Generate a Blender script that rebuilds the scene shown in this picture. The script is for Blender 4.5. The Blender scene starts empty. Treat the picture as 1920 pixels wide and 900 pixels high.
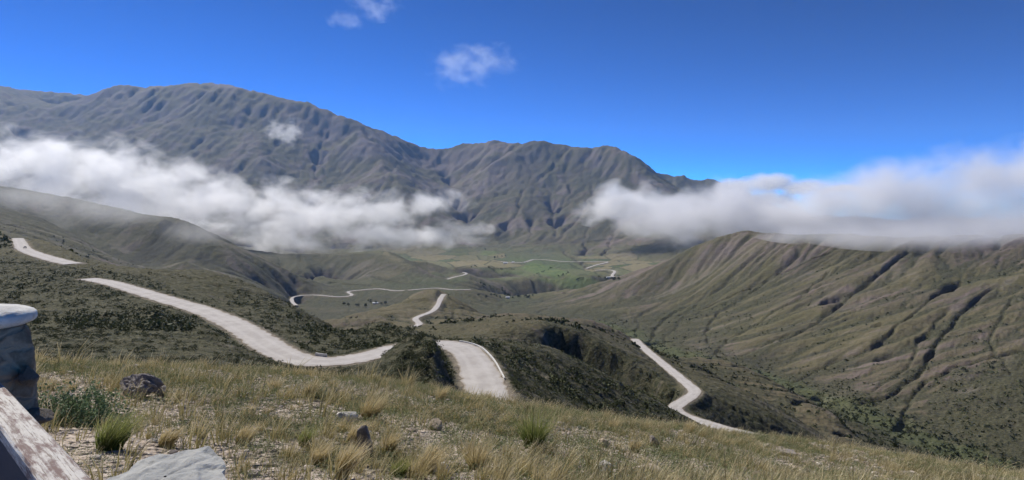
import bpy, math, random
import numpy as np

# ------------------------------------------------------------------ camera, sky, sun, exposure
F = 1144.0          # focal length in photograph pixels (1920 wide)
HOR = 390.0         # row of the horizon
R = math.radians
rng = np.random.default_rng(7)
random.seed(7)
sc = bpy.context.scene
col = sc.collection

cam_d = bpy.data.cameras.new('camera')
cam = bpy.data.objects.new('camera', cam_d)
col.objects.link(cam)
cam.location = (0, 0, 0)
cam.rotation_euler = (R(90), 0, 0)
cam_d.sensor_width = 36.0
cam_d.lens = F / 1920.0 * 36.0
cam_d.shift_y = -(450.0 - HOR) / 1920.0
cam_d.clip_start = 0.05
cam_d.clip_end = 60000
sc.camera = cam

SUN_AZ = math.atan2(-0.66, 0.72)      # direction to the sun in plan, measured from +Y towards +X
SUN_EL = R(44)
world = bpy.data.worlds.new('World')
sc.world = world
world.use_nodes = True
wn = world.node_tree
bg = wn.nodes['Background']
sky = wn.nodes.new('ShaderNodeTexSky')
sky.sky_type = 'NISHITA'
sky.sun_disc = False
sky.sun_elevation = SUN_EL
sky.sun_rotation = SUN_AZ
sky.altitude = 3200
sky.air_density = 0.45
sky.dust_density = 0.0
sky.ozone_density = 5.5
sky_g = wn.nodes.new('ShaderNodeGamma')
sky_g.inputs[1].default_value = 1.7
wn.links.new(sky.outputs[0], sky_g.inputs[0])
sky_t = wn.nodes.new('ShaderNodeVectorMath'); sky_t.operation = 'MULTIPLY'
sky_t.inputs[1].default_value = (.25, .88, .93)
wn.links.new(sky_g.outputs[0], sky_t.inputs[0])
wn.links.new(sky_t.outputs[0], bg.inputs[0])
bg.inputs[1].default_value = 0.05
sd = bpy.data.lights.new('sun', 'SUN')
sd.energy = 3.6
sd.angle = R(0.5)
sd.color = (1.0, 0.95, 0.87)
sun = bpy.data.objects.new('sun', sd)
col.objects.link(sun)
sv = (math.sin(SUN_AZ) * math.cos(SUN_EL), math.cos(SUN_AZ) * math.cos(SUN_EL), math.sin(SUN_EL))
from mathutils import Vector
sun.rotation_euler = Vector(sv).to_track_quat('Z', 'Y').to_euler()

sc.view_settings.view_transform = 'Standard'
sc.view_settings.look = 'None'
sc.view_settings.gamma = 1
sc.view_settings.exposure = 0.7
sc.view_settings.use_curve_mapping = False
sc.render.engine = 'CYCLES'
cy = sc.cycles
cy.use_denoising = True
try:
    cy.denoiser = 'OPENIMAGEDENOISE'
except Exception:
    pass
cy.max_bounces = 8
cy.diffuse_bounces = 2
cy.glossy_bounces = 2
cy.transmission_bounces = 2
cy.transparent_max_bounces = 16
cy.volume_bounces = 7
cy.volume_step_rate = 1.0
cy.volume_max_steps = 128
cy.use_adaptive_sampling = True
cy.adaptive_threshold = 0.03

# ------------------------------------------------------------------ noise
def _hash(ix, iy, seed):
    h = (ix.astype(np.int64) * 374761393 + iy.astype(np.int64) * 668265263 + seed * 1442695041) & 0xffffffff
    h = ((h ^ (h >> 13)) * 1274126177) & 0xffffffff
    return ((h ^ (h >> 16)) & 0xffffff) / float(0xffffff)

def vnoise(x, y, seed=0):
    x = np.asarray(x, float); y = np.asarray(y, float)
    ix = np.floor(x); iy = np.floor(y)
    fx = x - ix; fy = y - iy
    fx = fx * fx * fx * (fx * (fx * 6 - 15) + 10); fy = fy * fy * fy * (fy * (fy * 6 - 15) + 10)
    ix = ix.astype(np.int64); iy = iy.astype(np.int64)
    a = _hash(ix, iy, seed); b = _hash(ix + 1, iy, seed); c = _hash(ix, iy + 1, seed); d = _hash(ix + 1, iy + 1, seed)
    return (a + (b - a) * fx + (c - a) * fy + (a - b - c + d) * fx * fy) * 2 - 1

def fbm(x, y, octaves=4, seed=0, gain=0.5, ridged=False):
    t = 0; a = 1.0; s = 0
    for o in range(octaves):
        n = vnoise(x * 2 ** o + 17.3 * o, y * 2 ** o - 9.1 * o, seed + o)
        if ridged:
            n = 1 - 2 * np.abs(n)
        t = t + a * n; s += a; a *= gain
    return t / s

def sstep(a, b, x):
    t = np.clip((x - a) / (b - a), 0, 1)
    return t * t * (3 - 2 * t)

# ------------------------------------------------------------------ terrain: surveyed feature lines
# each point: bearing column, row of sight, distance ahead (m); the height is -(row-HOR)/F*distance
PTS = []
def line(pts, back=None, dens=26):
    out = []
    for i, p in enumerate(pts):
        out.append(p)
        if i + 1 < len(pts):
            q = pts[i + 1]
            d = math.hypot(q[0] - p[0], (math.log(q[2] / p[2])) * F)
            n = int(d // dens)
            for k in range(1, n + 1):
                t = k / (n + 1)
                out.append((p[0] + (q[0] - p[0]) * t, p[1] + (q[1] - p[1]) * t, math.exp(math.log(p[2]) + math.log(q[2] / p[2]) * t)))
    PTS.extend(out)
    if back:
        for p in out:
            PTS.append((p[0], p[1] + back[1], p[2] * back[0]))

def pts(*a):
    PTS.extend(a)

def zrow(z, Y):
    return HOR - z / Y * F

for px in range(-800, 2801, 200):
    pts((px, zrow(-1.62, 1.6), 1.6), (px, zrow(-1.68, 2.6), 2.6))
line([(-800, 905, 4.3), (200, 905, 4.5), (600, 905, 5.4), (960, 905, 6.5), (1200, 905, 8.5), (1400, 905, 11), (1650, 902, 17), (1900, 902, 21), (2400, 990, 21), (2800, 1040, 21)], dens=80)
line([(-800, 690, 14), (80, 684, 14), (350, 693, 16), (600, 704, 18), (750, 722, 19), (880, 747, 20), (1000, 767, 20), (1150, 789, 20), (1300, 806, 22), (1450, 822, 25), (1600, 846, 27), (1750, 870, 28), (1900, 894, 28), (2300, 960, 28), (2800, 1020, 28)], back=(1.35, 26), dens=50)
line([(-800, 730, 40), (600, 740, 42), (900, 800, 45), (1300, 860, 50), (1900, 950, 70), (2800, 1050, 70)], dens=100)
# left hillside and the upper road bench
ROAD_A = [(33, 447), (38, 456), (44, 466), (60, 474), (85, 482), (118, 491), (140, 495)]
ROAD_C = [(165, 523), (205, 530), (250, 543), (290, 555), (330, 567), (365, 577), (400, 590), (440, 608), (480, 632), (510, 652), (545, 669), (580, 677), (620, 678), (680, 670), (750, 652), (790, 645), (830, 645), (866, 653), (888, 675), (900, 700), (910, 728), (918, 752), (926, 785)]
def bench(p, z=-30.0):
    return [(a, b, -z * F / (b - HOR)) for a, b in p]
line(bench(ROAD_A)); line(bench(ROAD_C))
line([(-600, 425, 650), (0, 437, 620), (60, 452, 590), (100, 461, 520), (150, 479, 420), (200, 494, 370), (260, 507, 340), (330, 517, 330), (400, 519, 335), (450, 530, 320), (520, 560, 290), (580, 590, 260), (632, 621, 235)], back=(1.2, 60))
pts((0, 560, 190), (100, 600, 150), (200, 620, 128), (0, 640, 108), (100, 676, 82), (300, 686, 82), (300, 606, 140), (250, 575, 172), (400, 640, 115),
    (400, 688, 86), (500, 692, 92), (600, 700, 94), (-400, 600, 150), (-400, 500, 300), (-400, 690, 80), (-800, 500, 300), (-800, 600, 150), (20, 490, 360), (60, 520, 280), (120, 560, 205), (200, 556, 205),
    (100, 560, 800), (300, 600, 900), (500, 640, 700), (600, 640, 600), (-400, 560, 800), (450, 570, 230), (520, 610, 190), (600, 650, 160))
# knoll in front of the bend
line([(690, 690, 98), (735, 652, 106), (765, 637, 110), (790, 633, 111), (820, 650, 107), (850, 684, 100), (872, 715, 93), (884, 742, 88)], back=(1.09, 22), dens=14)
pts((700, 716, 86), (760, 725, 84), (820, 738, 82))
# slope falling away right of the bend
line([(860, 636, 150), (940, 640, 165), (1000, 650, 180), (1055, 670, 190), (1140, 718, 205), (1240, 768, 220), (1260, 786, 225), (1345, 826, 235), (1450, 868, 240)], back=(1.12, 60))
pts((1000, 700, 140), (1000, 755, 112), (1150, 780, 140), (960, 690, 128), (985, 745, 108), (1250, 800, 160), (1400, 850, 180))
# lower road
ROAD_E = [(1190, 636, 505), (1210, 655, 470), (1250, 688, 400), (1285, 717, 345), (1303, 735, 318), (1285, 750, 302), (1264, 764, 292), (1275, 776, 285), (1320, 792, 272), (1360, 804, 264), (1400, 813, 258), (1440, 822, 252)]
line(ROAD_E)
line([(1033, 606, 405), (1083, 617, 397), (1167, 661, 376), (1225, 700, 352), (1268, 735, 330)])
line([(1045, 670, 368), (1100, 698, 352), (1150, 733, 328), (1220, 764, 302)])
line([(880, 600, 500), (920, 590, 515), (960, 586, 525), (1000, 590, 520), (1060, 600, 515), (1110, 602, 512), (1150, 617, 508), (1185, 634, 515)], back=(1.15, 40))
pts((900, 630, 330), (850, 625, 400), (950, 615, 380), (1000, 620, 380))
line([(1228, 655, 520), (1333, 694, 470), (1390, 733, 430), (1450, 762, 400), (1520, 800, 370), (1560, 830, 350)], back=(1.12, 14))
line([(1300, 670, 690), (1400, 692, 670), (1500, 741, 560), (1560, 775, 500), (1592, 797, 465), (1603, 820, 430)], back=(1.08, 16))
pts((1560, 822, 400), (1650, 838, 420), (1750, 852, 420), (1900, 898, 380), (2300, 980, 330), (1450, 790, 320))
# creek
CREEK = [(1020, 588, 1650), (1150, 625, 1350), (1250, 662, 1080), (1350, 690, 930), (1500, 735, 770), (1620, 780, 655), (1750, 838, 560), (1900, 888, 500), (2300, 1000, 420)]
line(CREEK)
# right hill
line([(1010, 566, 2050), (1050, 551, 2100), (1110, 535, 2050), (1170, 515, 2000), (1250, 490, 1900), (1300, 465, 1850), (1340, 448, 1780), (1380, 440, 1750), (1450, 444, 1650), (1550, 440, 1550), (1650, 436, 1450), (1750, 438, 1400), (1850, 440, 1350), (1920, 438, 1300), (2200, 430, 1200), (2800, 430, 1000)], back=(1.2, 60))
pts((1150, 580, 1600), (1200, 560, 1700), (1300, 610, 1350), (1300, 560, 1550), (1300, 520, 1700), (1400, 600, 1230), (1400, 520, 1500), (1500, 650, 960), (1500, 580, 1150), (1500, 510, 1400),
    (1650, 700, 780), (1650, 620, 930), (1650, 540, 1150), (1650, 480, 1320), (1800, 750, 670), (1800, 650, 820), (1800, 560, 1000), (1800, 490, 1200), (1900, 820, 570), (1900, 700, 700), (1900, 600, 880), (1900, 500, 1120),
    (2200, 800, 560), (2200, 600, 800), (2600, 800, 500), (2600, 600, 700), (1500, 500, 2600), (1900, 490, 2300), (2500, 480, 2300))
# hill behind the bend, hill with the middle road
line([(655, 632, 205), (672, 618, 218), (700, 607, 226), (740, 610, 222), (790, 626, 200), (832, 641, 180)], back=(1.15, 40))
ROAD_F = [(832, 552, 990), (826, 560, 955), (822, 570, 915), (812, 583, 850), (795, 590, 815), (778, 597, 780), (782, 603, 760), (788, 607, 745), (776, 614, 715)]
line([(600, 602, 800), (640, 597, 850), (700, 580, 900), (760, 562, 980), (800, 546, 1030), (830, 550, 1015), (870, 570, 950), (920, 596, 880)], back=(1.2, 36))
line(ROAD_F)
pts((700, 602, 760), (850, 612, 700), (900, 618, 690), (650, 612, 600), (880, 600, 800))
# valley floor, road along the foot of the hills
ROAD_G1 = [(556, 573, 1780), (548, 566, 1850), (551, 556, 1940), (590, 553, 1970), (630, 557, 1930), (655, 556, 1950), (662, 552, 2000), (648, 547, 2040), (680, 544, 2080), (710, 541, 2110), (740, 546, 2060), (780, 543, 2090), (820, 540, 2130), (850, 544, 2070), (882, 543, 2090)]
ROAD_H = [(838, 524, 2440), (850, 520, 2520), (866, 517, 2570), (878, 513, 2640), (868, 511, 2680)]
ROAD_I = [(940, 491, 3600), (975, 493, 3500), (988, 491, 3570), (1002, 486, 3720), (1030, 488, 3700), (1060, 491, 3600), (1100, 491, 3600), (1141, 491, 3600), (1118, 497, 3380), (1098, 504, 3180)]
ROAD_J = [(1115, 507, 3080), (1146, 506, 3090), (1154, 510, 3000), (1147, 516, 2900), (1150, 520, 2800)]
line(ROAD_G1); line(ROAD_H); line(ROAD_I); line(ROAD_J)
pts((580, 590, 1620), (650, 583, 1700), (750, 573, 1850), (600, 574, 1830), (800, 565, 1900), (900, 560, 2000), (500, 590, 1550))
line([(-600, 325, 2600), (0, 348, 2600), (100, 365, 2500), (200, 385, 2400), (270, 402, 2300), (350, 411, 2200), (400, 434, 2150), (450, 458, 2100), (500, 485, 2060), (560, 520, 2040), (600, 536, 2060)], back=(1.2, 42))
line([(60, 400, 2000), (130, 432, 1850), (200, 470, 1750), (270, 512, 1600)], back=(1.1, 12))
line([(290, 420, 2150), (360, 462, 1980), (430, 505, 1850), (510, 545, 1800)])
pts((200, 480, 1500), (350, 490, 1600), (450, 520, 1680), (100, 440, 1500), (0, 430, 1300), (540, 556, 1800), (-400, 430, 1200), (500, 545, 1700))
line([(450, 465, 2900), (560, 478, 2900), (650, 474, 2900), (720, 472, 2950), (780, 485, 2900), (840, 505, 2800), (872, 519, 2700)], back=(1.12, 16))
line([(740, 474, 2900), (790, 500, 2650), (832, 524, 2440)], back=(1.05, 7))
line([(560, 500, 2600), (600, 524, 2350), (640, 536, 2200)])
pts((600, 512, 2450), (700, 512, 2480), (760, 526, 2320), (660, 532, 2230))
pts((900, 530, 2450), (950, 555, 2150), (950, 572, 2000), (960, 590, 1750), (1000, 521, 2800), (1080, 502, 3280), (1000, 500, 3300), (1040, 512, 2980), (900, 500, 3300), (900, 490, 3650), (900, 470, 4500), (950, 456, 5000), (1050, 466, 4500),
    (1180, 503, 3200), (1250, 490, 3500), (800, 492, 3500), (850, 472, 4300), (1100, 520, 2750), (1060, 540, 2380), (1000, 550, 2200), (500, 480, 3800), (200, 450, 3800), (0, 440, 3800), (-500, 440, 3800))
# mountains
line([(-700, 180, 11000), (-300, 160, 11000), (0, 171, 11000), (60, 169, 11000), (120, 173, 11000), (185, 176, 10600)], back=(1.15, 60), dens=40)
line([(185, 176, 9300), (240, 159, 9300), (300, 156, 9200), (370, 156, 9100), (430, 162, 8900), (500, 181, 8600), (560, 194, 8300), (620, 206, 8000), (660, 220, 7900), (720, 246, 7800), (792, 277, 7800), (830, 274, 7900), (870, 265, 8000), (940, 268, 7700), (1000, 270, 7500), (1100, 273, 7000), (1160, 277, 6800), (1200, 293, 6500), (1235, 318, 6300), (1260, 335, 6100)], back=(1.12, 70), dens=30)
line([(1240, 324, 8600), (1300, 333, 8500), (1350, 344, 8500), (1430, 384, 8500), (1500, 408, 8500), (1600, 418, 9000), (1900, 420, 9000), (2800, 420, 9000)], back=(1.2, 30), dens=80)
pts((0, 400, 5500), (300, 415, 5300), (500, 435, 5000), (700, 440, 5000), (840, 445, 4900), (-600, 400, 5500), (-600, 260, 8500))
pts((500, 300, 6500), (300, 300, 6700), (100, 300, 7000), (100, 230, 8500), (300, 230, 7900), (450, 240, 7500), (200, 350, 6000), (400, 360, 5900), (560, 380, 5500))
line([(655, 222, 7700), (690, 270, 7000), (730, 310, 6500), (780, 370, 5750), (830, 430, 5100)])          # spur
line([(600, 235, 7750), (590, 290, 7000), (600, 340, 6400), (590, 400, 5500)])                            # combe below the summit crags
line([(795, 282, 7850), (812, 310, 7500), (838, 345, 6950), (865, 395, 6000), (880, 435, 5200)])          # crease between mountains
line([(870, 270, 7800), (900, 310, 7200), (930, 350, 6500), (920, 400, 5700), (925, 440, 5100)])
line([(1020, 300, 7000), (1060, 350, 6200), (1050, 400, 5600), (1040, 450, 4800)])
line([(1110, 300, 6700), (1120, 340, 6200), (1150, 400, 5300), (1150, 460, 4500)])
pts((1000, 360, 6100), (1200, 370, 5500), (1270, 400, 5000), (1250, 440, 4500), (1000, 458, 4800), (1100, 474, 4350), (1200, 494, 3650), (1290, 466, 3900), (1400, 430, 5000), (1600, 430, 5000), (1900, 430, 5000), (2600, 430, 5000))
for px in range(-800, 2801, 200):
    pts((px, 402 if px < 1300 else 422, 15500))
    if px < 1300: pts((px, 330, 12500))

P0 = np.array(PTS, float)
PU = (P0[:, 0] - 960) / F; PL = np.log(P0[:, 2]); PH = (HOR - P0[:, 1]) / F
# drop near duplicates
keep = []
for i in range(len(PU)):
    ok = True
    if keep:
        k = np.array(keep)
        ok = np.min((PU[k] - PU[i]) ** 2 + (PL[k] - PL[i]) ** 2) > 0.006 ** 2
    if ok: keep.append(i)
PU, PL, PH = PU[keep], PL[keep], PH[keep]
NP = len(PU)
D = np.sqrt((PU[:, None] - PU) ** 2 + (PL[:, None] - PL) ** 2 + 0.012 ** 2)
A = np.zeros((NP + 1, NP + 1)); A[:NP, :NP] = D - .0035 * np.eye(NP); A[NP, :NP] = 1; A[:NP, NP] = 1
W = np.linalg.solve(A, np.append(PH, 0))
U0, U1, L0, L1 = -1.45, 1.45, math.log(1.7), math.log(15000)
G = 0.0035
gu = np.arange(U0, U1, G); gl = np.arange(L0, L1, G)
cu = np.arange(U0, U1 + 0.02, 0.01); cl = np.arange(L0, L1 + 0.02, 0.01)
Hc = np.empty((len(cl), len(cu)))
for j in range(len(cl)):
    dd = np.sqrt((cu[:, None] - PU) ** 2 + (cl[j] - PL) ** 2 + 0.012 ** 2)
    Hc[j] = dd @ W[:NP] + W[NP]

def bil(Hm, u, l, u0=U0, l0=L0, g=G):
    x = np.clip((u - u0) / g, 0, Hm.shape[1] - 1.001); y = np.clip((l - l0) / g, 0, Hm.shape[0] - 1.001)
    i = x.astype(int); j = y.astype(int); fx = x - i; fy = y - j
    return (Hm[j, i] * (1 - fx) + Hm[j, i + 1] * fx) * (1 - fy) + (Hm[j + 1, i] * (1 - fx) + Hm[j + 1, i + 1] * fx) * fy

UU, LL = np.meshgrid(gu, gl)
H = bil(Hc, UU, LL, U0, L0, 0.01)
YY = np.exp(LL)
PXg = UU * F + 960

def blur(a, n=1):
    for _ in range(n):
        p = np.pad(a, 1, mode='edge')
        a = (p[:-2, 1:-1] + p[2:, 1:-1] + 2 * p[1:-1, 1:-1]) / 4
        p = np.pad(a, 1, mode='edge')
        a = (p[1:-1, :-2] + p[1:-1, 2:] + 2 * p[1:-1, 1:-1]) / 4
    return a

def raycast(px, py, Hm=None, ymin=2.0):
    """first terrain point met by the line of sight (column px, row py) -> u, l"""
    Hm = H if Hm is None else Hm
    u = (px - 960) / F; h = (HOR - py) / F
    c = int(np.clip((u - U0) / G, 0, Hm.shape[1] - 2)); f = (u - U0) / G - c
    prof = Hm[:, c] * (1 - f) + Hm[:, c + 1] * f
    k = np.nonzero((prof >= h) & (gl > math.log(ymin)))[0]
    if len(k) == 0: return u, L1
    j = k[0]
    if j == 0: return u, gl[0]
    t = (h - prof[j - 1]) / (prof[j] - prof[j - 1] + 1e-12)
    return u, gl[j - 1] + np.clip(t, 0, 1) * G

def seg_field(path, reach):
    """distance of every grid node near a (u,l) path, as index window and distance arrays"""
    path = np.array(path)
    best = np.full(H.shape, 9.0)
    for (u0, l0), (u1, l1) in zip(path[:-1], path[1:]):
        i0 = max(int((min(u0, u1) - reach - U0) / G), 0); i1 = min(int((max(u0, u1) + reach - U0) / G) + 2, H.shape[1])
        j0 = max(int((min(l0, l1) - reach - L0) / G), 0); j1 = min(int((max(l0, l1) + reach - L0) / G) + 2, H.shape[0])
        if i0 >= i1 or j0 >= j1: continue
        uu = UU[j0:j1, i0:i1]; ll = LL[j0:j1, i0:i1]
        du, dl = u1 - u0, l1 - l0
        t = np.clip(((uu - u0) * du + (ll - l0) * dl) / (du * du + dl * dl + 1e-12), 0, 1)
        d = np.hypot(uu - u0 - t * du, ll - l0 - t * dl)
        best[j0:j1, i0:i1] = np.minimum(best[j0:j1, i0:i1], d)
    return best

# amplitude of relief by distance: foreground, hillside, hills, mountains
def curve(l, xs, ys):
    return np.interp(l, np.log(xs), ys)
amp = curve(LL, [1, 12, 30, 60, 120, 400, 900, 1500, 2600, 4200, 6000, 15000], [.003, .004, .003, .0035, .0035, .0038, .0035, .004, .003, .003, .010, .009])
flat = np.exp(-((LL - math.log(3300)) / .35) ** 2) * sstep(-.35, -.15, UU) * sstep(.35, .2, UU)
amp = amp * (1 - .8 * flat)
H += amp * (fbm(UU * 7, LL * 7, 6, 3, .5) + .6 * (fbm(UU * 11 + 3, LL * 11, 4, 31, .5, True) - .2))

# steep wall of the ravine left of the lower road
ltop = np.interp(PXg, [1000, 1033, 1083, 1167, 1225, 1268, 1300], np.log([410, 405, 397, 376, 352, 330, 315]))
wl = ltop - LL + .005 * vnoise(UU * 45, LL * 20, 4)
H -= .036 * sstep(0, .05, wl) * sstep(.42, .22, wl) * sstep(1012, 1060, PXg) * sstep(1290, 1240, PXg)
# knoll: lumpy
H += .010 * np.exp(-((PXg - 832) / 34) ** 2 - ((LL - math.log(101)) / .07) ** 2)
kn = np.exp(-((PXg - 790) / 70) ** 2 - ((LL - math.log(103)) / .14) ** 2)
H += kn * .006 * fbm(UU * 38, LL * 38, 4, 19)

# gullies and escarpments seen in the photograph: (pixels, width, depth)
GULLIES = [
    ([(1460, 640), (1500, 620), (1540, 595), (1600, 545), (1700, 470)], 16, .012),
    ([(1370, 672), (1420, 655), (1480, 625), (1560, 590)], 9, .008),
    ([(1330, 645), (1325, 610), (1350, 585), (1440, 520), (1500, 470)], 9, .010),
    ([(1340, 665), (1370, 630), (1440, 590), (1500, 560), (1560, 500)], 8, .008),
    ([(1220, 640), (1240, 600), (1290, 570), (1380, 520)], 9, .009),
    ([(1240, 640), (1280, 600), (1340, 575)], 7, .007), ([(1150, 620), (1200, 590), (1260, 560)], 7, .006),
    ([(1280, 590), (1330, 545), (1390, 500), (1430, 470)], 7, .006),
    ([(1485, 715), (1560, 680), (1640, 650), (1700, 600), (1760, 545)], 9, .008),
    ([(1600, 755), (1660, 740), (1720, 705), (1740, 670), (1790, 600), (1830, 560), (1860, 545)], 12, .011),
    ([(1690, 800), (1700, 760), (1730, 715), (1800, 685), (1920, 655)], 10, .010),
    ([(1620, 740), (1700, 690), (1720, 640), (1770, 590)], 8, .006),
    ([(1900, 700), (1850, 640), (1900, 560)], 8, .006), ([(1500, 560), (1540, 520), (1600, 480)], 6, .005),
    ([(1045, 440), (1035, 400), (1028, 350), (1020, 340)], 8, .016), ([(1048, 400), (1062, 370), (1072, 340)], 6, .012),
    ([(935, 440), (965, 410), (975, 370), (985, 350)], 7, .014), ([(1010, 335), (1040, 310), (1045, 290)], 6, .012), ([(1070, 320), (1085, 300), (1095, 285)], 5, .008),
    ([(1000, 440), (998, 410), (1008, 400)], 6, .010), ([(1100, 480), (1098, 445), (1110, 410)], 6, .012), ([(1130, 480), (1150, 440), (1165, 400)], 6, .010),
    ([(1045, 450), (1075, 420), (1100, 380), (1110, 340)], 7, .013),
    ([(590, 330), (600, 280), (615, 240)], 9, .016), ([(880, 420), (850, 350), (828, 320), (815, 300)], 10, .016), ([(850, 345), (880, 320), (900, 300)], 8, .012), ([(700, 370), (720, 340), (740, 300)], 8, .010),
    ([(380, 360), (430, 330), (470, 300), (560, 240)], 10, .012), ([(200, 270), (240, 240), (300, 215)], 10, .012), ([(320, 310), (350, 280), (420, 240)], 10, .010),
    ([(1060, 470), (1110, 505), (1160, 518)], 6, .004), ([(930, 505), (1000, 527), (1080, 546), (1120, 548)], 8, .0065), ([(700, 520), (800, 536)], 6, .004), ([(560, 515), (620, 530), (700, 535)], 7, .006),
    ([(1020, 590), (1012, 583), (1030, 577)], 5, .006), ([(830, 575), (950, 568), (1020, 560)], 5, .003), ([(560, 597), (660, 592), (720, 588)], 5, .004),
    ([(70, 592), (180, 590), (260, 612), (340, 612), (395, 604)], 11, .012), ([(60, 612), (140, 618), (230, 627)], 7, .007), ([(20, 492), (80, 490), (120, 500)], 10, .010), ([(140, 505), (200, 508), (260, 518)], 9, .009),
    ([(450, 600), (540, 640), (600, 640)], 9, .010), ([(850, 575), (880, 600)], 5, .008), ([(845, 560), (900, 592)], 5, .008), ([(835, 575), (850, 605)], 4, .006),
    ([(1050, 640), (1100, 680), (1180, 735), (1240, 755)], 14, .015), ([(1340, 745), (1400, 775), (1450, 800)], 8, .010), ([(1440, 800), (1500, 815)], 8, .010),
    ([(950, 680), (1060, 760), (1110, 790)], 6, .006), ([(1000, 670), (1120, 770)], 6, .006), ([(1080, 700), (1180, 780)], 6, .006),
]
GM = np.zeros_like(H); GD = np.zeros_like(H)
for poly, w, dep in GULLIES:
    path = [raycast(a, b, ymin=60) for a, b in poly]
    # densify and wander
    q = []
    for (a, b), (c, d) in zip(path[:-1], path[1:]):
        n = max(int(math.hypot(c - a, d - b) / .012), 1)
        for k in range(n):
            t = k / n
            q.append((a + (c - a) * t, b + (d - b) * t))
    q.append(path[-1]); q = np.array(q)
    s = np.arange(len(q)) * .9
    q[:, 0] += .005 * vnoise(s * .6, s * 0 + w, 5); q[:, 1] += .005 * vnoise(s * .6, s * 0 + w + 40, 6)
    d = seg_field(q, .05)
    wu = w / F * .34
    m = np.exp(-(d / wu) ** 1.5)
    GM = np.maximum(GM, m)
    H -= dep * .08 * m
    GD = np.maximum(GD, dep * m)

# rills: noise smeared along the line of steepest descent
def rills(H, freq, seed, N=22):
    Hb = blur(H, 5)
    hu = np.gradient(Hb, G, axis=1); hl = np.gradient(Hb, G, axis=0)
    gx = hu; gy = Hb + hl - UU * hu
    m = np.hypot(gx, gy) + 1e-6
    dx = -gx / m; dy = -gy / m
    vu = dx - UU * dy; vl = dy
    nz = vnoise(UU * freq, LL * freq, seed) + .5 * vnoise(UU * freq * 2.1, LL * freq * 2.1, seed + 1)
    acc = nz.copy(); wsum = 1.0
    for sgn in (1, -1):
        x = np.broadcast_to(np.arange(H.shape[1], dtype=float), H.shape).copy(); y = np.broadcast_to(np.arange(H.shape[0], dtype=float)[:, None], H.shape).copy()
        for k in range(N):
            i = np.clip(x, 0, H.shape[1] - 1).astype(int); j = np.clip(y, 0, H.shape[0] - 1).astype(int)
            x += sgn * 1.6 * vu[j, i]; y += sgn * 1.6 * vl[j, i]
            i = np.clip(x, 0, H.shape[1] - 1).astype(int); j = np.clip(y, 0, H.shape[0] - 1).astype(int)
            wg = 1 - k / N
            acc += nz[j, i] * wg
        wsum += N / 2
    acc = blur(acc, 1)
    return acc / acc.std(), m
R0, _ = rills(H, 20, 37, 30)
H += sstep(math.log(450), math.log(900), LL) * (1 - .8 * flat) * curve(LL, [400, 1200, 3000, 5000, 15000], [.0016, .0032, .0026, .0022, .0018]) * np.where(R0 > 0, R0 * .6, R0) * sstep(1000, 1150, np.where(LL > math.log(4500), 2000, np.where(LL < math.log(1300), 2000, np.where(PXg < 560, 1110, PXg))))
R1, SL0 = rills(H, 62, 41)
R2, _ = rills(H, 135, 47, 16)
sf = sstep(.10, .34, SL0) * (LL > math.log(60))
RILL = np.where(R1 > 0, R1 * .5, R1) * sf
pm = sstep(-.35, .55, fbm(UU * 6, LL * 6, 3, 13))
H += sf * (.10 + .95 * pm) * curve(LL, [60, 200, 500, 1200, 3000, 5000, 15000], [.0004, .0006, .0006, .0006, .0007, .0014, .0012]) * (np.where(R1 > 0, R1 * .45, R1 * 1.2) + .55 * np.minimum(R2, .3))

# water erosion with droplets, in scale-free bearing / log-distance space
def erode(H, n, steps, k, seed, rate):
    rg = np.random.default_rng(seed)
    nj, ni = H.shape
    flow = np.zeros(H.size)
    lo = (math.log(70) - L0) / G
    x = rg.uniform(2, ni - 3, n); y = rg.uniform(lo, nj - 3, n)
    dx = np.zeros(n); dy = np.zeros(n); sed = np.zeros(n); wat = np.ones(n); spd = np.ones(n)
    delta = np.zeros(H.size)
    for s in range(steps):
        i = x.astype(int); j = y.astype(int); fx = x - i; fy = y - j
        id0 = j * ni + i
        Hf = H.ravel()
        a = Hf[id0]; b = Hf[id0 + 1]; c = Hf[id0 + ni]; d = Hf[id0 + ni + 1]
        hu = ((b - a) * (1 - fy) + (d - c) * fy) / G; hl = ((c - a) * (1 - fx) + (d - b) * fx) / G
        h = (a * (1 - fx) + b * fx) * (1 - fy) + (c * (1 - fx) + d * fx) * fy
        u = U0 + x * G
        gx = hu; gy = h + hl - u * hu
        ox, oy = dx, dy
        dx = dx * .15 - gx * .85; dy = dy * .15 - gy * .85
        m = np.hypot(dx, dy) + 1e-9; dx = dx / m; dy = dy / m
        drop = -(gx * dx + gy * dy) * G
        cap = np.maximum(drop, .00002) * spd * wat * k
        ex = sed > cap
        dep = np.where(ex, (sed - cap) * .25, 0)
        er = np.where(~ex, np.minimum((cap - sed) * .35, np.maximum(drop, 0) * .6), 0)
        am = dep - er * rate.ravel()[id0]
        sed = sed - am
        for off, wgt in ((0, (1 - fx) * (1 - fy)), (1, fx * (1 - fy)), (ni, (1 - fx) * fy), (ni + 1, fx * fy)):
            delta += np.bincount(id0 + off, am * wgt, minlength=H.size)
        flow += np.bincount(id0, wat, minlength=H.size)
        x = x + dx - u * dy; y = y + dy
        spd = np.sqrt(np.maximum(spd * spd * .9 + drop * 60, .05)); wat = wat * .985
        out = (ox * dx + oy * dy < -.1) | (x < 2) | (x > ni - 3) | (y < lo) | (y > nj - 3)
        if out.any():
            x[out] = rg.uniform(2, ni - 3, out.sum()); y[out] = rg.uniform(lo, nj - 3, out.sum())
            sed[out] = 0; wat[out] = 1; spd[out] = 1
        if s % 4 == 3:
            dd = blur(delta.reshape(H.shape), 1)
            H = H + np.clip(dd, -.0005, .0009)
            delta[:] = 0
    return H, flow.reshape(H.shape)

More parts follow.
